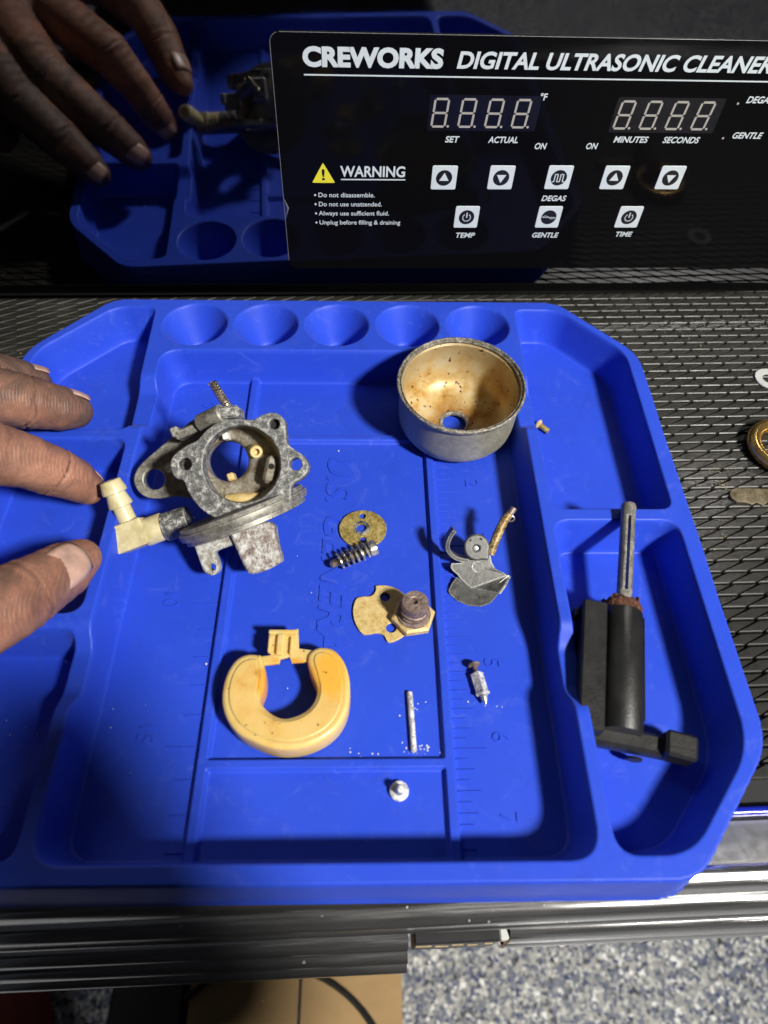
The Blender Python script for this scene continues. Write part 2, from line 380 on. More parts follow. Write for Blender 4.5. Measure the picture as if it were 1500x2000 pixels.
class G:
    """collects faces in centimetres; build() links them as one mesh object"""
    def __init__(s):
        s.v, s.f = [], []
    def add(s, vs, fs, mtx=None):
        b = len(s.v)
        s.v += [tuple(mtx @ Vector(p)) for p in vs] if mtx is not None else [tuple(p) for p in vs]
        s.f += [tuple(i + b for i in f) for f in fs]
        return s
    def box(s, c, d, mtx=None, bev=0.0):
        x, y, z = (k / 2 for k in d)
        if bev <= 0:
            vs = [(c[0] + a * x, c[1] + b * y, c[2] + e * z) for a in (-1, 1) for b in (-1, 1) for e in (-1, 1)]
            return s.add(vs, [(0, 1, 3, 2), (4, 6, 7, 5), (0, 4, 5, 1), (2, 3, 7, 6), (0, 2, 6, 4), (1, 5, 7, 3)], mtx)
        vs, fs, idx = [], [], {}
        for a in (-1, 1):
            for b in (-1, 1):
                for e in (-1, 1):
                    for k in range(3):
                        q = [a * (x - bev), b * (y - bev), e * (z - bev)]
                        q[k] += (a, b, e)[k] * bev
                        idx[a, b, e, k] = len(vs)
                        vs.append((c[0] + q[0], c[1] + q[1], c[2] + q[2]))
        for a in (-1, 1):
            fs.append(tuple(idx[a, b, e, 0] for b, e in ((-1, -1), (1, -1), (1, 1), (-1, 1))))
            fs.append(tuple(idx[b, a, e, 1] for b, e in ((-1, -1), (1, -1), (1, 1), (-1, 1))))
            fs.append(tuple(idx[b, e, a, 2] for b, e in ((-1, -1), (1, -1), (1, 1), (-1, 1))))
        for a in (-1, 1):
            for b in (-1, 1):
                fs.append((idx[a, b, -1, 0], idx[a, b, 1, 0], idx[a, b, 1, 1], idx[a, b, -1, 1]))
                fs.append((idx[a, -1, b, 0], idx[a, 1, b, 0], idx[a, 1, b, 2], idx[a, -1, b, 2]))
                fs.append((idx[-1, a, b, 1], idx[1, a, b, 1], idx[1, a, b, 2], idx[-1, a, b, 2]))
        for a in (-1, 1):
            for b in (-1, 1):
                for e in (-1, 1):
                    fs.append((idx[a, b, e, 0], idx[a, b, e, 1], idx[a, b, e, 2]))
        return s.add(vs, fs, mtx)
    def rings(s, rr, close=False):
        """list of rings (equal length lists of points) skinned in order"""
        n = len(rr[0])
        vs = [p for r in rr for p in r]
        fs = []
        for i in range(len(rr) - 1 + (1 if close else 0)):
            a, b = i * n, ((i + 1) % len(rr)) * n
            for j in range(n):
                k = (j + 1) % n
                fs.append((a + j, a + k, b + k, b + j))
        return s.add(vs, fs)
    def lathe(s, prof, mtx=None, n=32, cap0=True, cap1=True):
        vs, fs = [], []
        for r, z in prof:
            for j in range(n):
                t = 2 * math.pi * j / n
                vs.append((r * math.cos(t), r * math.sin(t), z))
        for i in range(len(prof) - 1):
            for j in range(n):
                k = (j + 1) % n
                fs.append((i * n + j, i * n + k, (i + 1) * n + k, (i + 1) * n + j))
        if cap0: fs.append(tuple(range(n - 1, -1, -1)))
        if cap1: fs.append(tuple((len(prof) - 1) * n + j for j in range(n)))
        return s.add(vs, fs, mtx)
    def tube(s, path, r, n=10, caps=True):
        P = [Vector(p) for p in path]
        rad = r if isinstance(r, (list, tuple)) else [r] * len(P)
        ref = None
        rr = []
        for i, p in enumerate(P):
            t = (P[min(i + 1, len(P) - 1)] - P[max(i - 1, 0)]).normalized()
            if ref is None:
                ref = t.orthogonal().normalized()
            u = (ref - t * ref.dot(t)).normalized()
            ref = u
            w = t.cross(u)
            rr.append([p + (u * math.cos(2 * math.pi * j / n) + w * math.sin(2 * math.pi * j / n)) * rad[i] for j in range(n)])
        b = len(s.v)
        s.rings(rr)
        if caps:
            s.f.append(tuple(b + j for j in range(n - 1, -1, -1)))
            s.f.append(tuple(b + (len(P) - 1) * n + j for j in range(n)))
        return s
    def strip(s, path, wdir, width, thick):
        """flat bar bent along a path; wdir is the direction of its width"""
        P = [Vector(p) for p in path]
        w = Vector(wdir).normalized()
        rr = []
        for i, p in enumerate(P):
            t = (P[min(i + 1, len(P) - 1)] - P[max(i - 1, 0)]).normalized()
            nn = t.cross(w).normalized()
            a, b = w * width / 2, nn * thick / 2
            rr.append([p + a + b, p - a + b, p - a - b, p + a - b])
        b0 = len(s.v)
        s.rings(rr)
        s.f.append((b0 + 3, b0 + 2, b0 + 1, b0))
        e = b0 + (len(P) - 1) * 4
        s.f.append((e, e + 1, e + 2, e + 3))
        return s
    def mesh(s, name, smooth=True, angle=35):
        me = bpy.data.meshes.new(name)
        me.from_pydata([(a * CM, b * CM, c * CM) for a, b, c in s.v], [], s.f)
        me.validate()
        me.update()
        if smooth:
            me.shade_smooth()
            me.set_sharp_from_angle(angle=R(angle))
        return me
    def build(s, name, mat, parent=None, loc=(0, 0, 0), rot=(0, 0, 0), smooth=True, angle=35):
        return link(name, s.mesh(name, smooth, angle), mat, parent, loc, rot)

def eval_mesh(o):
    dg = bpy.context.evaluated_depsgraph_get()
    dg.update()
    me = bpy.data.meshes.new_from_object(o.evaluated_get(dg), depsgraph=dg)
    return me

def smooth_outline(pts, k=4):
    out, n = [], len(pts)
    for i in range(n):
        p0, p1, p2, p3 = (Vector((*pts[(i + d) % n][:2], 0)) for d in (-1, 0, 1, 2))
        for j in range(k):
            t = j / k
            q = 0.5 * ((2 * p1) + (p2 - p0) * t + (2 * p0 - 5 * p1 + 4 * p2 - p3) * t * t + (3 * p1 - p0 - 3 * p2 + p3) * t ** 3)
            out.append((q.x, q.y))
    return out

def circle_pts(x, y, r, n=28, ry=None):
    ry = r if ry is None else ry
    return [(x + r * math.cos(2 * math.pi * j / n), y + ry * math.sin(2 * math.pi * j / n)) for j in range(n)]

def slab_mesh(name, outline, holes=(), thick=0.2, bev=0.03, z=0.0, angle=35):
    """flat plate cut to an outline with holes and broken edges; z is its top"""
    cu = bpy.data.curves.new(name, 'CURVE')
    cu.dimensions = '2D'
    cu.fill_mode = 'BOTH'
    cu.extrude = max(0.0005, thick / 2 - bev)
    cu.bevel_depth = bev
    cu.bevel_resolution = 2
    cu.offset = -bev
    for pl in [outline] + list(holes):
        sp = cu.splines.new('POLY')
        sp.points.add(len(pl) - 1)
        for q, p in zip(sp.points, pl):
            q.co = (p[0], p[1], 0, 1)
        sp.use_cyclic_u = True
    o = bpy.data.objects.new(name, cu)
    col.objects.link(o)
    me = eval_mesh(o)
    bpy.data.objects.remove(o)
    bpy.data.curves.remove(cu)
    me.name = name
    me.transform(Matrix.Scale(CM, 4) @ Matrix.Translation((0, 0, z - thick / 2)))
    me.materials.clear()
    me.shade_smooth()
    me.set_sharp_from_angle(angle=R(angle))
    return me

def text_mesh(name, body, size, bold=0.0, shear=0.0, extrude=0.002, xs=1.0, align='LEFT', spacing=1.0):
    cu = bpy.data.curves.new(name, 'FONT')
    cu.body = body
    cu.size = size
    cu.shear = shear
    cu.offset = bold
    cu.extrude = extrude
    cu.align_x = align
    cu.space_character = spacing
    cu.resolution_u = 4
    o = bpy.data.objects.new(name, cu)
    col.objects.link(o)
    me = eval_mesh(o)
    bpy.data.objects.remove(o)
    bpy.data.curves.remove(cu)
    me.name = name
    me.transform(Matrix.Scale(CM, 4) @ Matrix.Diagonal((xs, 1, 1, 1)))
    me.materials.clear()
    return me

def voxel_skin(name, chains, voxel, smooth=8):
    """capsule chains melted into one continuous skin (cm)"""
    g = G()
    for ch in chains:
        for (p0, r0), (p1, r1) in zip(ch[:-1], ch[1:]):
            a, b = Vector(p0), Vector(p1)
            L = (b - a).length
            m = max(2, int(L / (0.5 * max(r0, r1))) + 1)
            for i in range(m + 1):
                t = i / m
                r = r0 + (r1 - r0) * t
                prof = [(max(1e-3, r * math.sin(math.pi * k / 10)), -r * math.cos(math.pi * k / 10)) for k in range(11)]
                g.lathe(prof, Matrix.Translation(a.lerp(b, t)), 18, False, False)
    me = g.mesh(name + '_raw', False)
    o = bpy.data.objects.new(name, me)
    col.objects.link(o)
    md = o.modifiers.new('r', 'REMESH')
    md.mode = 'VOXEL'
    md.voxel_size = voxel * CM
    ms = o.modifiers.new('s', 'SMOOTH')
    ms.factor = 0.5
    ms.iterations = smooth
    out = eval_mesh(o)
    bpy.data.objects.remove(o)
    bpy.data.meshes.remove(me)
    out.name = name
    out.shade_smooth()
    return out

# ------------------------------------------------------------------ floor
g = G()
g.add([(-500, -600, -85), (500, -600, -85), (500, 250, -85), (-500, 250, -85)], [(0, 1, 2, 3)])
put(g.build('floor', 'floor', smooth=False), kind='structure')

# ------------------------------------------------------------------ tool cart (turned a little against the tray)
TH = R(1.65)
def extrude_profile(gg, prof, x0, x1, th=0.12):
    """thin sheet following a (y, z) profile between x0 and x1"""
    n = len(prof)
    back = []
    for i, (y, z) in enumerate(prof):
        a = Vector(prof[max(0, i - 1)]); b = Vector(prof[min(n - 1, i + 1)])
        t = (b - a).normalized()
        back.append((y - t.y * th, z + t.x * th))
    loop = list(prof) + back[::-1]
    vs = [(x0, y, z) for y, z in loop] + [(x1, y, z) for y, z in loop]
    m = len(loop)
    fs = [(i, (i + 1) % m, m + (i + 1) % m, m + i) for i in range(m)]
    for i in range(n - 1):
        fs.append((i, m - 1 - i, m - 2 - i, i + 1))
        fs.append((m + i, m + i + 1, m + m - 2 - i, m + m - 1 - i))
    gg.add(vs, fs)

def rounded(pts, r=0.12, k=4):
    out = [pts[0]]
    for i in range(1, len(pts) - 1):
        p, a, b = Vector(pts[i]), Vector(pts[i - 1]), Vector(pts[i + 1])
        d0, d1 = (a - p), (b - p)
        q = min(r, d0.length * 0.45, d1.length * 0.45)
        s0, s1 = p + d0.normalized() * q, p + d1.normalized() * q
        for j in range(k + 1):
            t = j / k
            out.append(tuple((s0 * (1 - t) ** 2 + p * 2 * t * (1 - t) + s1 * t * t)))
    out.append(pts[-1])
    return out

cart = put(empty('tool_cart', (0, 0, -85), (0, 0, TH)), 'tool cart with polished aluminium front trim and drawer pulls under the tray', 'tool cart')
def C_(gg, name, mat, **k):
    o = gg.build(name, mat, cart, (0, 0, 85), **k)
    return o
g = G(); g.box((5, 5, -5.7), (90, 48.6, 10), bev=0.2); C_(g, 'cabinet_top', 'cart_black')
for lx in (-37, 47):
    for ly in (-13, 27):
        g = G(); g.box((lx, ly, -47.9), (3, 3, 74.2), bev=0.2); C_(g, 'leg', 'cart_black')
g = G()
extrude_profile(g, rounded([(-17.62, -0.62), (-18.2, -0.52), (-18.72, -0.50)], 0.2), -40, 50, 0.1)
C_(g, 'trim_plate', 'brushed')
g = G()
extrude_profile(g, rounded([(-18.73, -0.56), (-18.95, -0.36), (-19.36, -0.50), (-19.50, -1.05), (-19.42, -1.60), (-19.15, -1.75)], 0.45, 7), -40, 50, 0.1)
C_(g, 'top_trim', 'trim')
g = G()
extrude_profile(g, rounded([(-19.32, -1.80), (-19.62, -1.85), (-19.88, -2.15), (-19.90, -2.7), (-19.78, -2.95), (-19.95, -3.15), (-19.90, -3.75), (-19.5, -3.9)], 0.4, 7), -40, 50, 0.1)
C_(g, 'front_rail', 'trim')
g = G()
extrude_profile(g, rounded([(-19.45, -4.0), (-19.95, -4.05), (-20.2, -4.4), (-20.22, -5.1), (-20.1, -5.4), (-20.28, -5.75), (-20.22, -6.35), (-19.6, -6.6)], 0.45, 7), 9.3, 50, 0.1)
C_(g, 'drawer_pull', 'trim')
g = G()
extrude_profile(g, rounded([(-19.45, -4.0), (-20.05, -4.05), (-20.3, -4.3), (-20.33, -4.7), (-20.2, -4.9), (-20.5, -5.0), (-20.62, -5.3), (-20.62, -5.6), (-20.5, -5.75), (-20.82, -5.95), (-20.85, -6.5), (-20.0, -6.75)], 0.3, 6), -40, 6.0, 0.1)
C_(g, 'drawer_pull', 'trim')
g = G(); g.box((7.55, -19.85, -4.9), (2.75, 0.7, 1.9), bev=0.06); C_(g, 'drawer_latch', 'cart_black')
g = G()
for i, x in enumerate((6.5, 7.1, 7.6, 8.1, 8.6)):
    g.box((x, -20.21, -4.5 - 0.25 * (i % 2)), (0.5 - 0.06 * i, 0.03, 0.18))
C_(g, 'latch_label', 'crumb_tan')
g = G(); g.box((9.12, -19.9, -4.55), (0.30, 0.5, 0.6), bev=0.05); C_(g, 'pull_bracket', 'white_plastic')
g = G(); g.tube([(-40, -17.40, -0.42), (50, -17.40, -0.42)], 0.14, 12); C_(g, 'painted_lip', 'cart_blue')

# ------------------------------------------------------------------ rubber mat with raised lozenges
mat_o = put(empty('rubber_mat', (0, 0, -0.55), (0, 0, TH)), 'black ribbed rubber mat with raised lozenges beneath the blue tray', 'mat')
g = G(); g.box((5, 5.9, -0.10), (88, 46.0, 0.14)); g.build('mat_sheet', 'rubber_base', mat_o, smooth=False)
PX, PY, SL = 1.0, 0.5, 0.866
def lozenge(gg, x, y, z0=-0.03, z1=0.22):
    gx, gy, ins = 0.058, 0.030, 0.050
    def q(ix, iy):
        return [(x + gx + ix, y + gy + iy), (x + PX - gx - ix * 1.0, y + gy + iy), (x + PX - gx + SL - ix, y + PY - gy - iy), (x + gx + SL + ix, y + PY - gy - iy)]
    a, b, c_ = q(0.0, 0.0), q(0.006, 0.006), q(ins, 0.040)
    vs = [(*p, z0) for p in a] + [(*p, z1 - 0.030) for p in b] + [(*p, z1) for p in c_]
    fs = [(8, 9, 10, 11)]
    for k in range(2):
        for j in range(4):
            i = (j + 1) % 4
            fs.append((k * 4 + j, k * 4 + i, k * 4 + 4 + i, k * 4 + 4 + j))
    gg.add(vs, fs)
loz = G(); lozenge(loz, 0, 0)
loz_me = [loz.mesh('lozenge', True, 20) for _ in range(1)][0]
ct, st = math.cos(TH), math.sin(TH)
rest = G()
cand = []
for iy in range(-34, 56):
    for ix in range(-60, 60):
        x = ix * PX + (iy * SL) % PX - 0.15 * 0
        y = iy * PY
        if not (-38.0 < x and x + 2 < 48.5 and -16.95 < y and y + PY < 28.5):
            continue
        wx, wy = x * ct - y * st + 0.9, x * st + y * ct + 0.25
        right = wx > 17.0 and wx < 18.2 + 0.27 * (wy + 17) + 2.2 and wy < 8.0
        left = wx < -8.9 + 0.0 and wx > -14.2 and -0.6 < wy < 7.3
        corner = wx > 14.6 and wy > 2.4 + (17.2 - wx) * 1.15 and wy < 8.0
        if (right or left or corner):
            cand.append((-(wy) - (6 if left else 0), x, y))
        else:
            rest_in = (-9 < wx < 16.6 and -16.5 < wy < 4.0)
            if not rest_in:
                lozenge(rest, x, y)
cand.sort(reverse=True)
for k, (s_, x, y) in enumerate(cand):
    if k < 300:
        link('lozenge', loz_me, 'rubber', mat_o, (x, y, 0))
    else:
        lozenge(rest, x, y)
put(rest.build('lozenge_field', 'rubber', mat_o, smooth=True, angle=20), kind='stuff')
# ------------------------------------------------------------------ blue tray (one moulded height field)
H = 1.7
def smax(a, b, k):
    h = np.clip(0.5 + 0.5 * (a - b) / k, 0, 1)
    return b + (a - b) * h + k * h * (1 - h)
def smin(a, b, k):
    return -smax(-a, -b, k)
def convex(X, Y, pts, k):
    """rounded distance to a convex outline given counter-clockwise"""
    d = None
    n = len(pts)
    for i in range(n):
        (x0, y0), (x1, y1) = pts[i], pts[(i + 1) % n]
        ex, ey = x1 - x0, y1 - y0
        L = math.hypot(ex, ey)
        h = ((X - x0) * ey - (Y - y0) * ex) / L
        d = h if d is None else smax(d, h, k)
    return d
def ccw(pts):
    a = sum(p[0] * q[1] - q[0] * p[1] for p, q in zip(pts, pts[1:] + pts[:1]))
    return pts if a > 0 else pts[::-1]
step = 0.045
xs = np.arange(-9.85, 17.5, step)
ys = np.arange(-19.50, 5.50, step)
X, Y = np.meshgrid(xs, ys)
outer = ccw([(-9.42, 1.45), (-9.42, -15.5), (-6.5, -19.07), (14.0, -19.07), (16.98, -15.55), (17.08, 1.5), (14.0, 5.02), (-6.4, 5.02)])
d_out = convex(X, Y, outer, 0.55)
comps = [
    (ccw([(-8.98, 1.45), (-8.98, -3.16), (-4.12, -3.16), (-4.38, 4.47), (-6.2, 4.47)]), 0.45, 0.34),
    (ccw([(-8.98, -3.56), (-4.05, -3.56), (-3.98, -11.2), (-8.98, -11.2)]), 0.6, 0.30),
    (ccw([(-8.98, -11.66), (-3.98, -11.66), (-3.98, -18.5), (-6.4, -18.5), (-8.98, -15.5)]), 0.5, 0.30),
    (ccw([(-3.64, 1.58), (-3.60, -18.58), (11.50, -18.58), (11.58, 1.58)]), 0.9, 0.30),
    (ccw([(11.98, 4.48), (14.05, 4.48), (16.58, 1.6), (16.44, -7.0), (12.02, -7.0)]), 0.5, 0.34),
    (ccw([(11.90, -7.46), (16.46, -7.46), (16.42, -15.6), (13.95, -18.48), (11.90, -18.48)]), 0.65, 0.32),
]
def window(Y, a0, a1, b1, b0):
    return np.clip(np.minimum((a0 - Y) / (a0 - a1), (Y - b0) / (b1 - b0)), 0, 1)
dipw = np.maximum(window(Y, 0.15, -0.85, -2.3, -3.14), window(Y, -11.3, -12.55, -13.45, -14.65))
dipw = dipw ** 3 * (dipw * (6 * dipw - 15) + 10)
near = np.maximum(np.clip(1.5 - np.abs(X + 3.82) / 1.1, 0, 1), np.clip(1.5 - np.abs(X - 11.72) / 1.1, 0, 1))
T = H - 0.52 * dipw * np.clip(near * 2, 0, 1)
Z = T.copy()
for pts, k, w in comps:
    d = convex(X, Y, pts, k)
    wall = smax(H + (d + 0.02) * H / w, np.zeros_like(d), 0.38)
    Z = smin(Z, wall, 0.13)
for cx in (-2.45, 0.71, 3.87, 7.04, 10.2):
    d = np.hypot(X - cx, (Y - 3.28)) - 1.43
    wall = smax(H + d * 1.66 / 0.82, np.full_like(d, 0.04), 0.14)
    Z = smin(Z, wall, 0.10)
Z = Z - 0.03
# low ribs on the floor of the middle bay
def rib(x0, x1, y0, y1, h=0.2, s=0.05):
    e = np.minimum(np.minimum(X - x0, x1 - X), np.minimum(Y - y0, y1 - Y))
    return h * np.clip(e / s + 0.5, 0, 1)
for a in ((0.05, 0.40, -18.6, 1.5), (7.62, 7.95, -18.6, 1.5), (0.3, 7.7, -2.36, -2.02), (0.3, 7.7, -15.74, -15.42)):
    Z = np.maximum(Z, rib(*a))
side = H - 0.02 - d_out * 2.03 / 0.17
Z = smin(Z, np.clip(side, -0.325, 5), 0.14)
Z = np.maximum(Z, -0.325)
ny, nx = Z.shape
keep = np.zeros((ny, nx), bool)
low = Z <= -0.31
vid = np.arange(ny * nx).reshape(ny, nx)
q = np.stack([vid[:-1, :-1], vid[:-1, 1:], vid[1:, 1:], vid[1:, :-1]], -1).reshape(-1, 4)
ql = low.reshape(-1)[q].all(1)
q = q[~ql]
used = np.unique(q)
remap = -np.ones(ny * nx, int); remap[used] = np.arange(len(used))
co = np.stack([X.ravel(), Y.ravel(), Z.ravel()], 1)[used] * CM
me = bpy.data.meshes.new('tray')
me.vertices.add(len(co)); me.vertices.foreach_set('co', co.ravel())
qq = remap[q]
me.loops.add(qq.size); me.loops.foreach_set('vertex_index', qq.ravel())
me.polygons.add(len(qq)); me.polygons.foreach_set('loop_start', np.arange(0, qq.size, 4)); me.polygons.foreach_set('loop_total', np.full(len(qq), 4))
me.update(calc_edges=True)
me.shade_smooth()
tray = link('parts_tray', me, 'blue')
put(tray, 'bright blue moulded silicone tray with compartments, round cups and raised ruler marks', 'tray')

# ruler ticks, numbers and moulded lettering
tick_me = {}
def tick(x, y, L, right):
    key = (round(L, 2), right)
    if key not in tick_me:
        gg = G(); gg.box(((L / 2 if right else -L / 2), 0, 0.012), (L, 0.038, 0.035), bev=0.01)
        tick_me[key] = gg.mesh('ruler_tick')
    link('ruler_tick', tick_me[key], 'blue', tray, (x, y, -0.008 + 0.02))
for i in range(8, 58):
    L = 1.0 if i % 8 == 0 else (0.72 if i % 4 == 0 else (0.58 if i % 2 == 0 else 0.42))
    tick(7.99, -i * 2.54 / 8 + 0.13, L, True)
for i in range(0, 19):
    tick(0.02, -float(i), 0.95 if i % 5 == 0 else 0.56, False)
for s_, x, y in (('1', 9.2, -1.7), ('2', 9.2, -4.3), ('3', 9.2, -6.9), ('4', 9.2, -9.45), ('5', 9.2, -12.05), ('6', 9.2, -14.55), ('7', 9.2, -16.95),
                 ('0', -1.95, 0.05), ('5', -1.95, -4.75), ('10', -1.95, -9.35), ('15', -1.95, -14.15)):
    link('ruler_number', text_mesh('ruler_number', s_, 0.78, -0.008, 0, 0.026), 'blue', tray, (x, y, 0.012), (0, 0, R(-90)))
link('moulded_lettering', text_mesh('moulded_lettering', 'U.S. GENERAL', 1.36, 0.012, 0.28, 0.032, 1.16), 'blue', tray, (3.66, -2.95, 0.012), (0, 0, R(-91)))

# ------------------------------------------------------------------ ultrasonic cleaner
N = Vector((0.0424, -0.9978, -0.0503)).normalized()
HX = Vector((0, 0, 1)).cross(N); HX = (HX if HX.x > 0 else -HX).normalized()
roll = R(-0.93)
VZ = N.cross(HX); VZ = VZ if VZ.z > 0 else -VZ
hx = HX * math.cos(roll) + VZ * math.sin(roll)
vz = VZ * math.cos(roll) - HX * math.sin(roll)
clean = bpy.data.objects.new('ultrasonic_cleaner', None)
col.objects.link(clean)
mw = Matrix((( hx.x, vz.x, N.x, 0), (hx.y, vz.y, N.y, 0), (hx.z, vz.z, N.z, 0), (0, 0, 0, 1)))
mw.translation = Vector((3.0, 6.3669, 5.0)) * CM
clean.matrix_world = mw
put(clean, 'glossy black ultrasonic cleaner with white printed control panel behind the tray', 'cleaner')
# local axes: x right, y up, z out of the front face
g = G(); g.box((5, 8.3, -12.0), (62, 23.9, 24.0), bev=0.12); g.build('body', 'mirror', clean)
g = G(); g.box((5, -4.35, -12.5), (58, 1.5, 22.6)); g.build('base', 'base_black', clean, smooth=False)
def rrect(x0, x1, y0, y1, r, k=6):
    out = []
    for cx, cy, a0 in ((x1 - r, y1 - r, 0), (x0 + r, y1 - r, 90), (x0 + r, y0 + r, 180), (x1 - r, y0 + r, 270)):
        for j in range(k + 1):
            t = R(a0 + 90 * j / k)
            out.append((cx + r * math.cos(t), cy + r * math.sin(t)))
    return out
PXO = rrect(-1.33, 33.5, -2.62, 7.17, 0.35)
tear = []
for (x, y) in PXO:
    tear.append((x, y))
# the film is chipped on its left edge
left_i = [i for i, p in enumerate(PXO) if abs(p[0] + 1.33) < 1e-6]
ins = [(-1.33, 1.2), (-1.30, 1.02), (-1.33, 0.9), (-1.27, 0.66), (-1.21, 0.48), (-1.25, 0.3), (-1.29, 0.1), (-1.32, -0.3)]
i0 = min(left_i)
PXO = PXO[:i0 + 1] + ins + PXO[i0 + 1:]
panel = link('control_panel', slab_mesh('control_panel', PXO, (), 0.06, 0.012, 0.064), 'film', clean)
ZP = 0.066
def P_(name, me, mat, x, y, parent=None, dz=0.0):
    return link(name, me, mat, parent or clean, (x, y, ZP + dz) if parent is None else (x, y, dz))
g = G()
for a, b in ((rrect(-1.345, 33.5, -2.515, 7.165, 0.36), 0),):
    for p, q_ in zip(a[8:14], a[9:15]):
        g.tube([(*p, 0.05), (*q_, 0.05)], 0.012, 5)
g.tube([(33, 7.165, 0.05), (-1.0, 7.165, 0.05)], 0.012, 5)
g.tube([(-1.31, 0.9, 0.055), (-1.25, 0.66, 0.065), (-1.19, 0.48, 0.07), (-1.23, 0.3, 0.06), (-1.3, 0.0, 0.05)], [0.01, 0.025, 0.04, 0.03, 0.01], 5)
g.build('film_edge', 'film_edge', clean)
def txt(s_, x, y, h, w=None, bold=0.0, shear=0.0, mat='print_white', align='LEFT', name='lettering', spacing=1.0):
    """h: capital height in cm, w: wanted width"""
    size = h / 0.695
    me = text_mesh(name, s_, size, bold, shear, 0.003, 1.0, align, spacing)
    if w:
        xsv = [v.co.x for v in me.vertices]
        cur = (max(xsv) - min(xsv)) / CM
        me.transform(Matrix.Diagonal((w / cur, 1, 1, 1)))
    return P_(name, me, mat, x, y)
txt('CREWORKS', -0.22, 6.10, 0.60, 5.10, 0.042, 0.0)
txt('DIGITAL ULTRASONIC CLEANER', 5.36, 6.10, 0.54, 11.95, 0.022, 0.15)
g = G(); g.box((9.0, 5.79, 0), (18.4, 0.05, 0.006)); P_('rule_line', g.mesh('rule_line', False), 'print_white', 0, 0)
txt('WARNING', 1.09, 1.90, 0.44, 2.68, 0.014)
g = G(); g.box((2.44, 1.77, 0), (2.68, 0.05, 0.006)); P_('rule_line', g.mesh('rule_line', False), 'print_white', 0, 0)
for s_, y, w in (('Do not disassemble.', 0.98, 2.38), ('Do not use unattended.', 0.56, 2.70), ('Always use sufficient fluid.', 0.13, 3.05), ('Unplug before filling & draining', -0.31, 3.55)):
    txt(s_, 0.12, y, 0.20, w, 0.002)
    P_('bullet', slab_mesh('bullet', circle_pts(0, 0, 0.045, 12), (), 0.006, 0.001, 0.003), 'print_white', 0.0, y + 0.09)
tri_o = link('warning_sign', slab_mesh('warning_sign', smooth_outline([(-0.44, 0), (-0.40, -0.03), (0.40, -0.03), (0.44, 0), (0.43, 0.05), (0.04, 0.76), (0, 0.79), (-0.04, 0.76), (-0.43, 0.05)], 2), (), 0.006, 0.001, 0.003), 'print_yellow', clean, (0.375, 1.65, ZP))
link('exclamation_mark', text_mesh('exclamation_mark', '!', 0.66, 0.012, 0, 0.003, 1.2, 'CENTER'), 'print_black', tri_o, (0, 0.10, 0.006))
# seven-segment displays
def seg_digit(gg, x, y, w, h, sh):
    t = 0.085
    def quad(a, b, vert):
        (x0, y0), (x1, y1) = a, b
        if vert:
            pl = [(x0 - t / 2, y0 + t * .6), (x0, y0 + 0.02), (x0 + t / 2, y0 + t * .6), (x1 + t / 2, y1 - t * .6), (x1, y1 - 0.02), (x1 - t / 2, y1 - t * .6)]
        else:
            pl = [(x0 + 0.02, y0), (x0 + t * .6, y0 - t / 2), (x1 - t * .6, y1 - t / 2), (x1 - 0.02, y1), (x1 - t * .6, y1 + t / 2), (x0 + t * .6, y0 + t / 2)]
        pl = [(x + a_ + sh * b_, y + b_) for a_, b_ in pl]
        gg.add([(*p, 0.004) for p in pl], [tuple(range(6))])
    for a, b, vflag in (((0, 0), (w, 0), 0), ((0, h / 2), (w, h / 2), 0), ((0, h), (w, h), 0), ((0, 0), (0, h / 2), 1), ((0, h / 2), (0, h), 1), ((w, 0), (w, h / 2), 1), ((w, h / 2), (w, h), 1)):
        quad(a, b, vflag)
    c = circle_pts(x + w + 0.13, y + 0.01, 0.05, 10)
    gg.add([(*p, 0.004) for p in c], [tuple(range(10))])
for x0, sh in ((4.66, 0.07), (11.95, 0.07)):
    win = link('display_window', slab_mesh('display_window', rrect(x0 - 0.15, x0 + 4.15, 3.82, 5.16, 0.05, 2), (), 0.004, 0.0, 0.002), 'led_window', clean, (0, 0.0, ZP))
    for k in range(4):
        g = G(); seg_digit(g, 0, 0, 0.52, 1.03, sh)
        link('display_digit', g.mesh('display_digit', False), 'led_segment', win, (x0 + k * 1.06, 3.98, 0.003))
for s_, x, y, w in (('SET', 5.26, 3.36, 0.57), ('ACTUAL', 7.02, 3.36, 1.21), ('\u00b0F', 8.73, 5.01, 0.27), ('ON', 8.93, 3.12, 0.48), ('ON', 11.05, 3.14, 0.47),
                   ('MINUTES', 12.12, 3.42, 1.41), ('SECONDS', 14.17, 3.42, 1.51), ('DEGAS', 16.91, 5.01, 1.07), ('GENTLE', 16.98, 3.63, 1.24),
                   ('DEGAS', 9.75, 0.85, 1.07), ('GENTLE', 9.72, -0.95, 1.20), ('TEMP', 6.21, -0.96, 0.87), ('TIME', 13.58, -0.90, 0.77)):
    h = 0.24
    txt(s_, x, y, h, w, 0.008, 0.0 if 'F' in s_ else 0.15)
for x, y in ((16.62, 4.98), (16.64, 3.63)):
    P_('indicator_lamp', slab_mesh('indicator_lamp', circle_pts(0, 0, 0.045, 12), (), 0.012, 0.002, 0.008), 'led_segment', x, y)
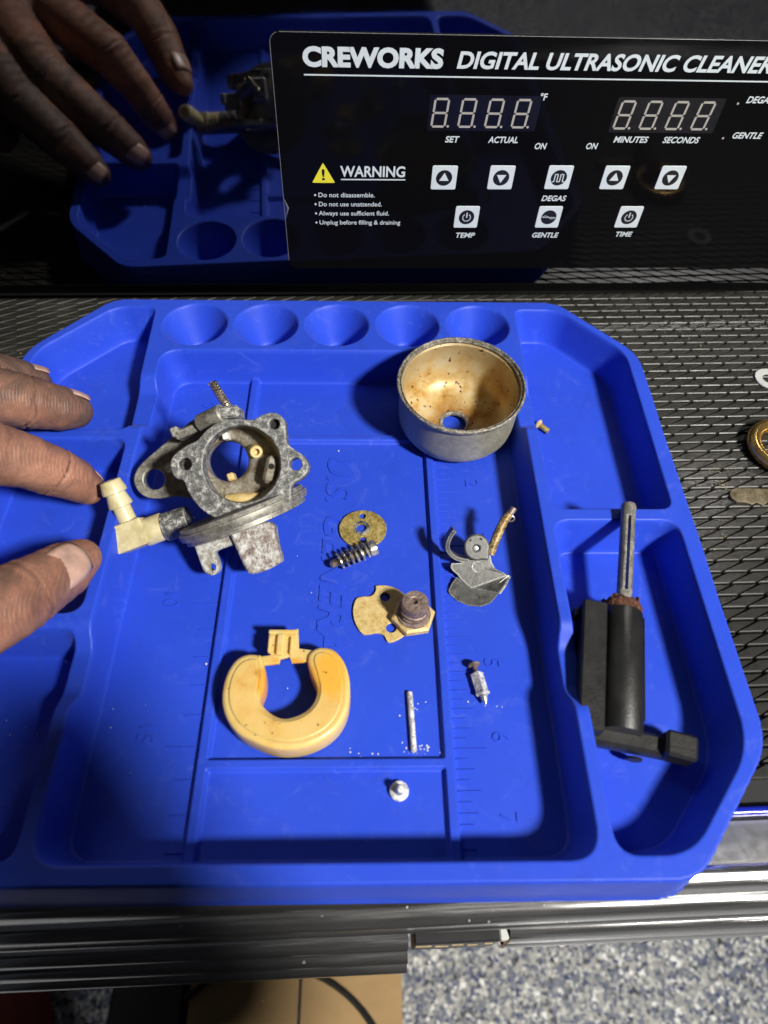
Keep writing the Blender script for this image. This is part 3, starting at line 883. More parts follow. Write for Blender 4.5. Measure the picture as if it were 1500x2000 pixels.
# buttons
def button(x, y, sym):
    b = link('button', slab_mesh('button', rrect(-0.53, 0.53, -0.52, 0.52, 0.07, 3), (), 0.05, 0.015, 0.05), 'print_white', clean, (x, y, ZP - 0.02))
    disc = link('symbol_disc', slab_mesh('symbol_disc', circle_pts(0, 0, 0.34, 36), (), 0.006, 0.0, 0.056), 'print_black', b)
    g = G(); z = 0.060
    def flat(pl): g.add([(*p, z) for p in pl], [tuple(range(len(pl)))])
    def line(pts, w=0.05):
        for (xa, ya), (xb, yb) in zip(pts[:-1], pts[1:]):
            dx, dy = xb - xa, yb - ya
            L = math.hypot(dx, dy); nx_, ny_ = -dy / L * w / 2, dx / L * w / 2
            ex, ey = dx / L * w * 0.3, dy / L * w * 0.3
            flat([(xa - ex + nx_, ya - ey + ny_), (xa - ex - nx_, ya - ey - ny_), (xb + ex - nx_, yb + ey - ny_), (xb + ex + nx_, yb + ey + ny_)])
    if sym == 'up': flat([(-0.2, -0.12), (0.2, -0.12), (0, 0.23)])
    if sym == 'down': flat([(-0.2, 0.13), (0, -0.22), (0.2, 0.13)])
    if sym == 'power':
        line([(0.17 * math.sin(t), 0.17 * math.cos(t) - 0.01) for t in [R(40 + 280 * j / 20) for j in range(21)]], 0.045)
        line([(0, 0.21), (0, 0.0)], 0.05)
    if sym == 'pulse': line([(-0.26, -0.17), (-0.18, -0.17), (-0.18, 0.15), (-0.06, 0.15), (-0.06, -0.17), (0.06, -0.17), (0.06, 0.15), (0.18, 0.15), (0.18, -0.17), (0.26, -0.17)], 0.04)
    if sym == 'wave':
        line([(-0.31 + 0.62 * j / 24, 0.07 * math.sin(2 * math.pi * j / 24)) for j in range(25)], 0.03)
        line([(-0.31, 0.0), (0.31, 0.0)], 0.025)
    link('symbol', g.mesh('symbol', False), 'print_white', b)
for x, y, s_ in ((5.40, 1.88, 'up'), (7.81, 1.90, 'down'), (10.27, 1.92, 'pulse'), (12.67, 1.93, 'up'), (15.10, 1.94, 'down'), (6.60, 0.07, 'power'), (10.28, 0.08, 'wave'), (13.92, 0.09, 'power')):
    button(x, y, s_)

# measured outlines (cm)
D = {
    'carb_origin': [1.085, -7.007, 4.15],
    'front': [[-0.634, 1.445], [-0.166, 1.508], [0.302, 1.471], [0.509, 1.539], [0.717, 1.653], [1.029, 1.71], [1.289, 1.612], [1.435, 1.367], [1.466, 0.977], [1.523, 0.665], [1.757, 0.483], [2.043, 0.276], [2.215, 0.016], [2.184, -0.244], [1.991, -0.478], [1.653, -0.686], [1.549, -1.31], [0.561, -1.674], [-0.374, -2.012], [-0.634, -1.924], [-0.998, -1.726], [-1.362, -1.466], [-1.622, -1.154], [-1.804, -0.842], [-1.934, -0.541], [-2.168, -0.478], [-2.334, -0.244], [-2.365, 0.068], [-2.22, 0.328], [-1.83, 0.613], [-1.466, 0.795], [-1.258, 1.029], [-0.972, 1.279]],
    'front_holes': [[0.0, 0.0, 1.289], [1.081, 1.326, 0.172], [-1.872, 0.005, 0.208], [1.788, 0.0, 0.208]],
    'rear': [[-4.414, -0.482], [-4.363, -0.167], [-4.174, 0.136], [-3.631, 0.634], [-2.773, 1.349], [-2.201, 1.807], [-1.342, 1.921], [-0.198, 1.349], [0.259, 0.434], [0.488, -0.71], [-0.198, -1.282], [-1.571, -1.282], [-2.715, -1.025], [-3.459, -1.099], [-3.917, -1.065], [-4.248, -0.836]],
    'rear_holes': [[-3.659, -0.396, 0.378], [-0.953, 0.274, 0.732]],
    'rings': [[-0.046, -0.016, -0.3, 1.501], [-0.25, -0.003, -0.9, 1.567], [-0.535, 0.1, -1.6, 1.335], [-0.885, 0.233, -2.3, 1.173]],
    'inner': [[0.0, 0.0, 0.0, 1.284], [-0.161, 0.042, -0.6, 1.28], [-0.346, 0.092, -1.1, 1.286], [-0.652, 0.185, -1.25, 0.822], [-0.751, 0.207, -1.4, 0.717], [-1.01, 0.292, -2.55, 0.739]],
    'disc_pts': [[-2.598, -2.424, -1.9], [2.075, -0.64, -1.9], [-0.261, -1.541, -1.9]],
    'boss': [[-2.26, -1.85, -1.9], [-3.189, -2.16, -1.9]],
    'stub': [[-3.161, -2.075, -1.9], [-3.836, -2.329, -1.9]],
    'block': [[-4.275, -2.424, -1.9], [-5.075, -2.132, -1.9], [-4.652, -3.201, -1.9], [-3.442, -2.751, -1.9], [-3.864, -1.653, -1.9]],
    'barb': [[-4.426, -1.962, -1.85], [-4.961, -0.489, -1.5]],
    'spring': [[-0.646, 1.961, -1.1], [-1.121, 2.816, -0.6]],
    'topboss': [[-0.569, 1.903, -1.0], [-1.407, 1.604, -1.2], [-2.119, 1.355, -1.4], [-0.982, 1.551, -0.8]],
    'lugL': [[-1.954, -2.527], [-1.817, -2.882], [-1.68, -3.265], [-1.516, -3.648], [-1.242, -3.79], [-1.013, -3.621], [-1.035, -3.32], [-1.144, -2.992], [-0.805, -2.828], [-0.367, -2.663], [-0.312, -2.28], [-1.625, -2.28]],
    'lugLhole': [-1.237, -3.495, 0.12],
    'lugR': [[-0.406, -2.709], [-0.271, -3.034], [-0.027, -3.55], [0.174, -3.718], [0.652, -3.604], [1.113, -3.36], [1.178, -3.197], [1.031, -2.654], [0.787, -1.922], [-0.488, -2.22]],
    'inside': [[0.345, 0.471, -0.75], [0.863, -0.069, -0.7], [-0.755, 1.035, -1.1], [-0.608, -0.361, -1.3], [-1.063, -0.789, -0.8], [-0.142, -1.029, -0.9]],
    'lever_origin': [9.26, -8.636, 0.5],
    'lv_plate': [[-0.961, 0.032, 0], [-0.986, -0.107, 0], [-0.929, -0.213, 0], [-0.715, -0.395, 0], [-0.662, -0.502, 0], [-0.241, -0.859, 0.05], [1.081, -0.386, 0.1], [0.941, -0.312, 0.05], [0.619, -0.16, 0], [0.491, 0.085, 0], [0.438, 0.363, 0], [0.128, 0.534, 0], [-0.299, 0.352, 0], [-0.363, 0.139, 0], [-0.662, 0.043, 0]],
    'lv_fan': [[-0.779, -0.459, 0], [-0.949, -0.673, 0.1], [-1.09, -0.917, 0.2], [-1.059, -1.038, 0.25], [-0.79, -1.272, 0.4], [-0.403, -1.427, 0.5], [0.03, -1.457, 0.55], [0.392, -1.332, 0.5], [0.618, -1.104, 0.4], [0.71, -0.963, 0.35], [-0.205, -0.873, 0.02]],
    'lv_flap': [[-0.241, -0.859, 0.05], [1.081, -0.386, 0.1], [1.103, -0.418, 0.1], [0.9, -0.71, 0.35], [0.678, -0.997, 0.42]],
    'lv_hook': [[-0.363, 0.192, 0], [-0.64, 0.213, 0], [-0.912, 0.323, 0.05], [-1.124, 0.542, 0.15], [-1.165, 0.759, 0.25], [-1.1, 0.995, 0.35], [-1.004, 1.187, 0.45], [-0.905, 1.293, 0.5]],
    'lv_knob': [[-0.083, 0.634, 0.3], [0.065, 0.93, 0.3], [-0.315, 0.877, 0.3], [-0.121, 0.605, 0.35], [-0.024, -0.084, 0.02]],
    'lv_r': [0.459, 0.085, 0.128, 0.245, 0.16],
    'lv_shaft': [[0.433, 0.369, 0.1], [0.701, 1.093, 0.15], [0.95, 1.624, 0.18], [1.138, 1.836, 0.2], [1.286, 2.048, 0.2]],
    'plate': [[5.566, -9.296], [5.799, -9.271], [6.064, -9.31], [6.327, -9.424], [6.542, -9.601], [6.776, -9.839], [6.893, -10.208], [6.9, -10.595], [6.848, -10.833], [6.711, -11.068], [6.493, -11.276], [6.236, -11.437], [6.045, -11.5], [5.931, -11.47], [5.839, -11.274], [5.692, -11.169], [5.523, -11.157], [5.291, -11.203], [5.101, -11.191], [4.951, -11.016], [4.81, -10.709], [4.752, -10.397], [4.77, -10.081], [4.875, -9.81], [5.093, -9.736], [5.378, -9.712], [5.51, -9.574], [5.566, -9.411]],
    'plate_holes': [[5.881, -9.738, 0.185], [6.077, -10.965, 0.185]],
    'float': [[1.833, -12.374], [1.721, -12.335], [1.394, -12.318], [1.052, -12.488], [0.815, -12.909], [0.723, -13.432], [0.766, -13.942], [0.965, -14.438], [1.318, -14.854], [1.818, -15.128], [2.371, -15.332], [2.909, -15.382], [3.438, -15.306], [3.965, -15.075], [4.36, -14.736], [4.624, -14.248], [4.711, -13.673], [4.673, -13.078], [4.483, -12.54], [4.183, -12.186], [3.851, -12.082], [3.56, -12.128], [3.352, -12.341], [3.33, -12.613], [3.457, -12.997], [3.656, -13.447], [3.637, -13.813], [3.445, -14.135], [3.112, -14.345], [2.706, -14.434], [2.354, -14.306], [2.057, -14.056], [1.93, -13.804], [2.015, -13.439], [2.025, -13.066], [1.948, -12.685]],
    'hinge': [[1.971, -11.485], [2.955, -11.364], [3.019, -12.072], [3.552, -12.153], [3.569, -12.508], [2.809, -12.56], [2.723, -12.348], [2.437, -12.425], [2.413, -12.581], [1.66, -12.656], [1.633, -12.367], [2.1, -12.306]],
}
# ------------------------------------------------------------------ carburettor body
CAMROT = Euler((R(36.3033), R(-1.1350), R(-0.7412)), 'XYZ')
carb = put(empty('carburetor', D['carb_origin'], (R(36.3033), R(-1.1350), R(-0.7412))), 'corroded grey metal carburetor body with round bore and cream hose elbow', 'carburetor')
front = smooth_outline(D['front'], 3)
holes = [circle_pts(x, y, r, 48 if r > 0.5 else 24) for x, y, r in D['front_holes']]
link('front_flange', slab_mesh('front_flange', front, holes, 0.62, 0.05, 0.0), 'zinc', carb)
rear = smooth_outline(D['rear'], 3)
link('mounting_flange', slab_mesh('mounting_flange', rear, [circle_pts(x, y, r, 28) for x, y, r in D['rear_holes']], 0.36, 0.06, -2.3), 'zinc_plain', carb)
def ring3(x, y, z, r, n=48):
    return [Vector((x + r * math.cos(2 * math.pi * j / n), y + r * math.sin(2 * math.pi * j / n), z)) for j in range(n)]
g = G(); g.rings([ring3(*q_) for q_ in D['rings']]); g.build('barrel', 'zinc_plain', carb)
g = G(); g.rings([ring3(*q_) for q_ in D['inner']]); g.build('bore', 'varnish', carb, angle=60)
# lip round the bowl seat, seen nearly edge on
a, b, c0 = (Vector(p) for p in D['disc_pts'])
wv = (b - a); wr = wv.length / 2; wv.normalize()
upv = Vector((-wv.y, wv.x, 0))
tau = R(8)
dv = (Vector((0, 0, -1)) * math.cos(tau) + upv * math.sin(tau)).normalized()
dn = wv.cross(dv).normalized()
if dn.dot(upv) < 0: dn = -dn
ctr = c0 + Vector((0, 0, 0.45)) - dn * 0.02
mt = Matrix((( wv.x, dv.x, dn.x, ctr.x), (wv.y, dv.y, dn.y, ctr.y), (wv.z, dv.z, dn.z, ctr.z), (0, 0, 0, 1)))
g = G()
k = wr * 0.94
g.lathe([(r_ * k, z_) for r_, z_ in [(0.8, 0.20), (0.9, 0.19), (0.955, 0.16), (0.965, 0.08), (0.955, 0.02), (1.0, 0.0), (1.005, -0.12), (0.985, -0.24), (0.93, -0.28), (0.93, -0.42), (0.86, -0.46), (0.4, -0.46)]], mt, 56)
g.build('bowl_seat', 'zinc_plain', carb)
g = G(); g.lathe([(1.1, 0.1), (1.0, 0.32)], mt, 32); g.build('neck', 'zinc_plain', carb)
g = G(); ex_, ey_, er_ = D['front_holes'][1]; g.lathe([(er_ + 0.14, -1.2), (er_ + 0.16, -0.3)], Matrix.Translation((ex_ - 0.02, ey_ - 0.02, 0)), 20); g.build('ear_boss', 'zinc_plain', carb)
g = G(); g.lathe([(er_ + 0.02, -0.29), (er_ + 0.02, -0.28)], Matrix.Translation((ex_, ey_, 0)), 20); g.build('thread_bottom', 'base_black', carb)
# posts under the bowl seat
lug = link('hinge_post', slab_mesh('hinge_post', smooth_outline(D['lugL'], 3), [circle_pts(*D['lugLhole'], 16)], 0.55, 0.08, -1.0), 'zinc_crust', carb)
link('nozzle_post', slab_mesh('nozzle_post', smooth_outline(D['lugR'], 3), (), 0.85, 0.09, -0.75), 'zinc_rust', carb)
# inlet boss, elbow
p0, p1 = D['boss']
g = G(); L = (Vector(p1) - Vector(p0)).length
g.lathe([(0.50, 0), (0.52, 0.12), (0.52, L - 0.08), (0.46, L)], axis_matrix(p0, p1), 32); g.build('inlet_boss', 'zinc', carb)
s0, s1 = (Vector(p) for p in D['stub'])
el = G(); L = (s1 - s0).length
el.lathe([(0.40, -0.18), (0.40, 0.0), (0.49, 0.02), (0.505, 0.1), (0.505, L)], axis_matrix(s0, s1), 32)
elbow = el.build('hose_elbow', 'nylon', carb)
cb = Vector(D['block'][0]); c1, c2, c3, c4 = (Vector(p) for p in D['block'][1:])
ex = ((c3 - c2) + (c4 - c1)).normalized(); ey = ((c1 - c2)).normalized(); ey = (ey - ex * ey.dot(ex)).normalized(); ez = ex.cross(ey)
mb = Matrix(((ex.x, ey.x, ez.x, cb.x), (ex.y, ey.y, ez.y, cb.y), (ex.z, ey.z, ez.z, cb.z), (0, 0, 0, 1)))
g = G(); g.box((0, 0, 0), (1.15, 0.98, 1.0), mb, 0.035); g.build('elbow_block', 'nylon', elbow)
b0, b1 = (Vector(p) for p in D['barb']); L = (b1 - b0).length
g = G(); g.lathe([(0.33, -0.1), (0.32, L * 0.38), (0.43, L * 0.40), (0.43, L * 0.44), (0.35, L * 0.66), (0.345, L * 0.70), (0.44, L * 0.72), (0.44, L * 0.78), (0.36, L), (0.24, L + 0.02), (0.22, L - 0.25)], axis_matrix(b0, b1), 32)
g.build('hose_barb', 'nylon', elbow, angle=28)
g = G(); g.lathe([(0.43, 0), (0.43, 0.2)], axis_matrix(s0 - (s1 - s0).normalized() * 0.2, s0), 24); g.build('gap_ring', 'base_black', carb)  # black ring paints the dark of the gap between boss and elbow
# idle screw with spring on top, shaft bosses
s0, s1 = (Vector(p) for p in D['spring']); L = (s1 - s0).length; ms = axis_matrix(s0, s1)
g = G(); g.lathe([(0.09, 0), (0.09, L - 0.02), (0.05, L)], ms, 12); sc = g.build('idle_screw', 'steel_warm', carb)
g = G(); g.tube([tuple(ms @ Vector((0.125 * math.cos(t), 0.125 * math.sin(t), L * t / (2 * math.pi * 11)))) for t in [i * 2 * math.pi / 12 for i in range(12 * 11 + 1)]], 0.042, 7); g.build('spring', 'steel_warm', sc)
tb = [Vector(p) for p in D['topboss']]
rotz = Matrix.Rotation(R(22), 4, 'Z')
g = G(); g.box((0, 0, 0), (0.75, 0.42, 1.1), Matrix.Translation(tb[0] + Vector((0, -0.10, 0))) @ Matrix.Rotation(R(6), 4, 'Z'), 0.09); g.build('screw_boss', 'zinc', carb)
g = G(); g.lathe([(0.30, -0.55), (0.34, -0.5), (0.34, 0.4), (0.28, 0.48)], axis_matrix(tb[1] + Vector((0.15, 0.0, 0.3)), tb[2] + Vector((0.1, -0.05, 0.2))), 20); g.build('shaft_boss', 'zinc_plain', carb)
g = G(); g.box((0, 0, 0), (1.0, 0.30, 0.8), Matrix.Translation(tb[2] + Vector((0.05, -0.12, 0))) @ rotz, 0.06); g.box((0, 0, 0), (0.28, 0.34, 0.5), Matrix.Translation(tb[2] + Vector((-0.42, -0.16, 0.15))) @ rotz, 0.05); g.build('stop_bracket', 'zinc_plain', carb)
# details inside the throat
iv = [Vector(p) for p in D['inside']]
g = G(); mm = Matrix.Translation(iv[0]) @ Matrix.Rotation(R(20), 4, 'Y') @ Matrix.Rotation(R(15), 4, 'X')
g.lathe([(0.22, -0.5), (0.22, 0.0), (0.19, 0.03), (0.12, 0.03), (0.11, -0.2)], mm, 24); g.build('brass_jet', 'brass_plate', carb)
g = G(); g.box((0, 0, 0), (0.55, 0.95, 0.9), Matrix.Translation(iv[1] + Vector((0.08, -0.1, -0.15))) @ Matrix.Rotation(R(-12), 4, 'Z'), 0.12); ib = g.build('inner_post', 'varnish', carb)
g = G(); g.lathe([(0.10, 0), (0.10, 0.012)], Matrix.Translation(iv[1] + Vector((0.06, 0.02, 0.30))), 20); g.build('post_hole', 'base_black', ib)
g = G(); g.box((0, 0, 0), (0.20, 0.24, 0.5), Matrix.Translation(iv[2]) @ Matrix.Rotation(R(12), 4, 'Z'), 0.03); g.build('throat_tab', 'crumb_white', carb)
g = G(); g.box((0, 0, 0), (0.24, 0.26, 0.5), Matrix.Translation(iv[3]) @ Matrix.Rotation(R(20), 4, 'Z'), 0.04); g.build('throat_peg', 'brass_plate', carb)
g = G(); g.lathe([(0.30, -0.5), (0.30, 0.0), (0.17, 0.02), (0.17, 0.06), (0.0, 0.06)], Matrix.Translation(iv[4]) @ Matrix.Rotation(R(-25), 4, 'X'), 24); g.build('air_jet', 'varnish', carb)
g = G(); g.tube([tuple(iv[5] + Vector((x, -0.12 + 0.22 * x * x, 0))) for x in (-0.6, -0.3, 0, 0.3, 0.6, 0.8)], [0.08, 0.20, 0.24, 0.22, 0.16, 0.06], 12); g.build('sediment', 'brass_plate', carb)

# ------------------------------------------------------------------ float bowl
bowl = put(empty('float_bowl', (8.95, -1.42, 0.20), (R(3.5), R(0.5), 0)), 'round steel float bowl with amber varnish inside and a hole in its base', 'bowl')
g = G()
g.lathe([(0.50, 0.02), (1.55, 0.0), (1.95, 0.08), (2.22, 0.26), (2.38, 0.55), (2.42, 0.9), (2.44, 2.30), (2.52, 2.36), (2.56, 2.44)], None, 96, False, False); g.build('bowl_shell', 'bowl_out', bowl)
g = G()
g.lathe([(2.40, 2.40), (2.31, 2.34), (2.30, 0.95), (2.24, 0.62), (2.06, 0.36), (1.75, 0.20), (1.40, 0.14), (0.80, 0.13), (0.56, 0.10), (0.50, 0.02)], None, 96, False, False); g.build('bowl_inside', 'bowl_in', bowl)
g = G()
g.lathe([(2.56, 2.44), (2.575, 2.52), (2.545, 2.58), (2.50, 2.585), (2.47, 2.54), (2.455, 2.47), (2.42, 2.46), (2.395, 2.52), (2.375, 2.50), (2.37, 2.42), (2.40, 2.40)], None, 96, False, False); g.build('bowl_rim', 'bowl_rim', bowl, angle=60)
g = G(); g.lathe([(0.50, 0.02), (0.505, 0.12), (0.53, 0.165), (0.60, 0.17), (0.66, 0.13)], None, 40, False, False); g.build('hole_lip', 'bowl_rim', bowl, angle=60)

# ------------------------------------------------------------------ throttle disc and spring screw
disc = link('throttle_disc', slab_mesh('throttle_disc', circle_pts(0, 0, 0.905, 56, 0.85), [circle_pts(-0.06, 0.03, 0.185, 24), circle_pts(-0.02, 0.58, 0.13, 20), circle_pts(0.01, -0.50, 0.13, 20)], 0.10, 0.015, 0.0), 'brass', None, (5.08, -6.78, 0.115), (R(1.5), 0, 0))
put(disc, 'round brass throttle disc with three small holes', 'throttle disc')
g = G(); g.lathe([(0.19, 0.0), (0.32, 0.0), (0.31, 0.012), (0.20, 0.012)], Matrix.Translation((-0.06, 0.03, 0.0)), 32, False, False); g.build('seat_ring', 'steel', disc)
sp = put(empty('spring_screw', (5.32, -7.92, 0.38), (0, 0, 0)), 'steel screw with coil spring leaning on the brass disc', 'screw')
sd = Vector((-1.50, -0.64, -0.10)).normalized(); ms = axis_matrix((0, 0, 0), sd)
g = G(); g.lathe([(0.25, -0.28), (0.295, -0.24), (0.30, -0.02), (0.27, 0.02), (0.14, 0.02)], ms, 32); hd = g.build('screw_head', 'steel', sp)
prof = []
zz = 0.0
while zz < 1.50:
    prof += [(0.135, zz), (0.165, zz + 0.03)]; zz += 0.06
prof += [(0.11, 1.52), (0.08, 1.56)]
g = G(); g.lathe(prof, ms, 20); g.build('screw_thread', 'steel_warm', sp, angle=60)
turns = 5.4
g = G(); g.tube([tuple(ms @ Vector((0.285 * math.cos(t), 0.285 * math.sin(t), 0.10 + 1.12 * t / (2 * math.pi * turns)))) for t in [i * 2 * math.pi / 16 for i in range(int(16 * turns) + 1)]], 0.052, 8); g.build('spring', 'steel', sp)

# ------------------------------------------------------------------ notched brass plate with the brass nozzle standing on it
pc = (6.0, -10.4)
pl = link('choke_plate', slab_mesh('choke_plate', smooth_outline([(x - pc[0], y - pc[1]) for x, y in D['plate']], 3), [circle_pts(x - pc[0], y - pc[1], r, 24) for x, y, r in D['plate_holes']], 0.10, 0.015, 0.0), 'brass_plate', None, (*pc, 0.11))
put(pl, 'pale stained brass plate with notched edge and two holes', 'plate')
noz = put(empty('brass_nozzle', (6.84, -10.62, 0.12), (R(-2), R(2), R(10))), 'stubby bronze nozzle with hexagonal brass collar standing on the notched plate', 'nozzle')
noz.scale = (1.14, 1.14, 1.1)
g = G(); g.lathe([(0.60, 0.0), (0.68, 0.05), (0.68, 0.22), (0.60, 0.28)], None, 6); g.build('hex_collar', 'brass_plate', noz, angle=20)
g = G(); g.lathe([(0.50, 0.27), (0.52, 0.30), (0.50, 0.34), (0.42, 0.36), (0.41, 0.44), (0.44, 0.45), (0.44, 0.48)], None, 40); g.build('washer', 'jet', noz)
g = G(); g.lathe([(0.40, 0.44), (0.40, 0.60), (0.435, 0.62), (0.44, 0.67), (0.40, 0.69), (0.405, 0.98), (0.385, 1.02), (0.19, 1.02), (0.17, 1.005), (0.075, 1.005), (0.07, 0.8)], None, 40); g.build('nozzle_barrel', 'jet', noz, angle=30)

# ------------------------------------------------------------------ linkage lever
lev = put(empty('linkage_lever', D['lever_origin'], (R(36.3033), R(-1.1350), R(-0.7412))), 'bent grey zinc linkage lever with hook, knob and brass shaft', 'lever')
def sheet(gg, pts, off, centre=None):
    """thin plate over a loop of 3-D points, thickened along off"""
    P = [Vector(p) for p in pts]; o = Vector(off); n = len(P)
    c = sum(P, Vector()) / n if centre is None else Vector(centre)
    vs = [c] + P + [c + o] + [p + o for p in P]
    fs = []
    for i in range(n):
        j = (i + 1) % n
        fs += [(0, 1 + j, 1 + i), (n + 1, n + 2 + i, n + 2 + j), (1 + i, 1 + j, n + 2 + j, n + 2 + i)]
    gg.add([tuple(v) for v in vs], fs)
g = G(); sheet(g, D['lv_plate'], (0, 0, -0.11)); g.build('lever_plate', 'grey_zinc', lev)
g = G(); fc = Vector(D['lv_fan'][10]) * 0.5 + Vector(D['lv_fan'][5]) * 0.5 + Vector((0, 0, 0.05)); sheet(g, D['lv_fan'], (0.0, -0.03, -0.10), fc); g.build('fan_flap', 'grey_zinc', lev, angle=50)
g = G(); sheet(g, D['lv_flap'], (0.07, -0.03, -0.03)); g.build('side_flap', 'grey_zinc', lev, angle=20)
hk = [Vector(p) for p in D['lv_hook']]
hs = []
for i in range(len(hk) - 1):
    for t in (0, 0.33, 0.66): hs.append(hk[i].lerp(hk[i + 1], t))
hs.append(hk[-1])
for _ in range(3): hs = [hs[0]] + [(hs[i - 1] + hs[i] * 2 + hs[i + 1]) / 4 for i in range(1, len(hs) - 1)] + [hs[-1]]
g = G(); g.strip([tuple(p + Vector((0, 0, -0.12))) for p in hs], (0.06, -0.25, 1), 0.50, 0.14); g.build('hook', 'grey_zinc', lev, angle=40)
kr = D['lv_r'][0]; kc = D['lv_knob'][0]
kn = [(kr * math.cos(R(t)), kr * math.sin(R(t)) * 1.05) for t in range(-20, 290, 14)] + [(kr * 0.35, -kr * 1.0), (kr * 0.85, -kr * 1.02), (kr * 0.98, -kr * 0.9)]
kob = link('knob', slab_mesh('knob', kn, [circle_pts(-0.02, -0.04, 0.115, 16, 0.095)], 0.34, 0.07, 0.0), 'grey_zinc', lev, kc)
g = G(); g.lathe([(0.085, 0), (0.085, 0.02), (0.0, 0.03)], Matrix.Translation((-0.02, -0.04, -0.12)), 16); g.build('knob_pin', 'steel', kob)
for q_ in (1, 2):
    v = Vector(D['lv_knob'][q_]) - Vector(kc)
    g = G(); g.box((0, 0, 0), (0.09, 0.06, 0.02), Matrix.Translation((v.x, v.y, 0.004)) @ Matrix.Rotation(R(-35 if q_ == 1 else 40), 4, 'Z'), 0.008); g.build('notch', 'base_black', kob)
g = G(); cpt = Vector(D['lv_knob'][4]); g.lathe([(0.215, -0.05), (0.215, 0.006), (0.205, 0.012), (0.15, 0.008), (0.0, 0.008)], Matrix.Translation(cpt), 32); g.build('rivet', 'grey_zinc', lev)
sh = [Vector(p) for p in D['lv_shaft']]
g = G(); g.tube([tuple(p + Vector((0, 0, -0.1))) for p in sh[:4]], [0.165, 0.17, 0.16, 0.14], 14); g.build('shaft', 'shaft_brass', lev)
g = G(); g.tube([tuple(p + Vector((0, 0, -0.1))) for p in sh[3:]], [0.13, 0.125], 14); g.build('shaft_end', 'jet', lev)
cc = sh[2].lerp(sh[3], 0.6) + Vector((0.10, -0.09, -0.06))
g = G(); g.tube([tuple(cc + Vector((0.13 * math.cos(t), 0.10 * math.sin(t), 0.06 * math.sin(t * 0.5)))) for t in [R(-120 + 24 * i) for i in range(11)]], 0.03, 7); g.build('retaining_clip', 'steel_warm', lev)

# ------------------------------------------------------------------ float
fl_c = (2.75, -13.6)
fl = put(empty('carburetor_float', (*fl_c, 0.0)), 'amber plastic horseshoe float with hinge tab', 'float')
fo = smooth_outline([(x - fl_c[0], y - fl_c[1]) for x, y in D['float']], 3)
link('float_body', slab_mesh('float_body', fo, (), 0.96, 0.13, 1.0, 50), 'float', fl)
def inset(pts, d):
    n = len(pts); out = []
    for i in range(n):
        a = Vector(pts[i - 1]); b = Vector(pts[(i + 1) % n]); t = (b - a).normalized()
        out.append((pts[i][0] + t.y * -d * sgn, pts[i][1] + t.x * d * sgn))
    return out
area = sum(p[0] * q_[1] - q_[0] * p[1] for p, q_ in zip(fo, fo[1:] + fo[:1]))
sgn = 1 if area > 0 else -1
ft = inset(fo, 0.18)
for _ in range(10): ft = [tuple((Vector(ft[i - 1]) + Vector(ft[i]) * 2 + Vector(ft[(i + 1) % len(ft)])) / 4) for i in range(len(ft))]
link('float_top', slab_mesh('float_top', ft, (), 0.5, 0.05, 1.045, 50), 'float', fl)
hg = [(x - fl_c[0], y - fl_c[1]) for x, y in D['hinge']]
link('hinge_bracket', slab_mesh('hinge_bracket', hg, (), 0.16, 0.03, 0.85), 'float', fl)
g = G(); hx0 = sum(p[0] for p in hg[:2]) / 2; hy0 = hg[0][1]
g.box((hx0 - 0.05, hy0 - 0.45, 0.90), (0.24, 0.80, 0.22), bev=0.04); g.box((hx0 + 0.02, hy0 - 0.07, 0.93), (0.95, 0.14, 0.24), bev=0.03); g.box((hx0 + 0.32, hy0 - 0.55, 0.87), (0.09, 0.6, 0.26), bev=0.02); g.box((hx0 - 0.40, hy0 - 0.50, 0.87), (0.09, 0.5, 0.22), bev=0.02)
g.build('hinge_tab', 'float', fl)

# ------------------------------------------------------------------ small parts
g = G(); pm = axis_matrix((0, 0.97, 0), (0, -0.97, 0)); g.lathe([(0.07, 0), (0.095, 0.03), (0.095, 1.91), (0.07, 1.94)], pm, 14)
put(g.build('hinge_pin', 'needle', None, (6.67, -14.25, 0.10), (0, 0, R(2))), 'thin chalky metal hinge pin lying beside the float', 'pin')
nd = put(empty('needle_valve', (8.93, -13.0, 0.22), (0, 0, R(11))), 'small whitened needle valve with flat head and pointed tip', 'needle valve')
nm = axis_matrix((0, 0.65, 0), (0, -0.78, 0))
g = G(); g.lathe([(0.20, 0.0), (0.21, 0.03), (0.20, 0.07), (0.08, 0.09), (0.075, 0.34)], nm, 24); g.build('needle_head', 'jet', nd)
g = G(); g.lathe([(0.19, 0.33), (0.23, 0.36), (0.21, 0.44), (0.205, 0.98), (0.235, 1.02), (0.22, 1.10)], nm, 4); b_ = g.build('needle_body', 'needle', nd, angle=25)
g = G(); g.lathe([(0.13, 1.08), (0.13, 1.16), (0.10, 1.18), (0.12, 1.22), (0.10, 1.27), (0.03, 1.42)], nm, 20); g.build('needle_tip', 'steel', nd)
jt = put(empty('small_jet', (6.21, -16.36, 0.0), (R(8), R(4), 0)), 'small flanged steel jet standing at the front of the tray', 'jet')
g = G(); g.lathe([(0.26, 0.0), (0.29, 0.03), (0.29, 0.12), (0.26, 0.15), (0.16, 0.17)], None, 28); g.build('jet_flange', 'needle', jt)
g = G(); g.lathe([(0.15, 0.16), (0.13, 0.52), (0.10, 0.58), (0.0, 0.59)], None, 18); g.build('jet_stem', 'needle', jt)
bs = put(empty('brass_screw', (12.22, -2.62, 1.0), (0, 0, 0)), 'tiny brass screw lying on the divider beside the bowl', 'screw')
bs.location = Vector((12.76, -1.60, 0.16)) * CM
bm_ = axis_matrix((-0.22, 0.27, 0.05), (0.26, -0.20, -0.02))
g = G(); g.lathe([(0.10, 0.0), (0.20, 0.02), (0.21, 0.08), (0.15, 0.14), (0.10, 0.16)], bm_, 20); g.build('screw_head', 'brass_plate', bs)
prof = []; zz = 0.14
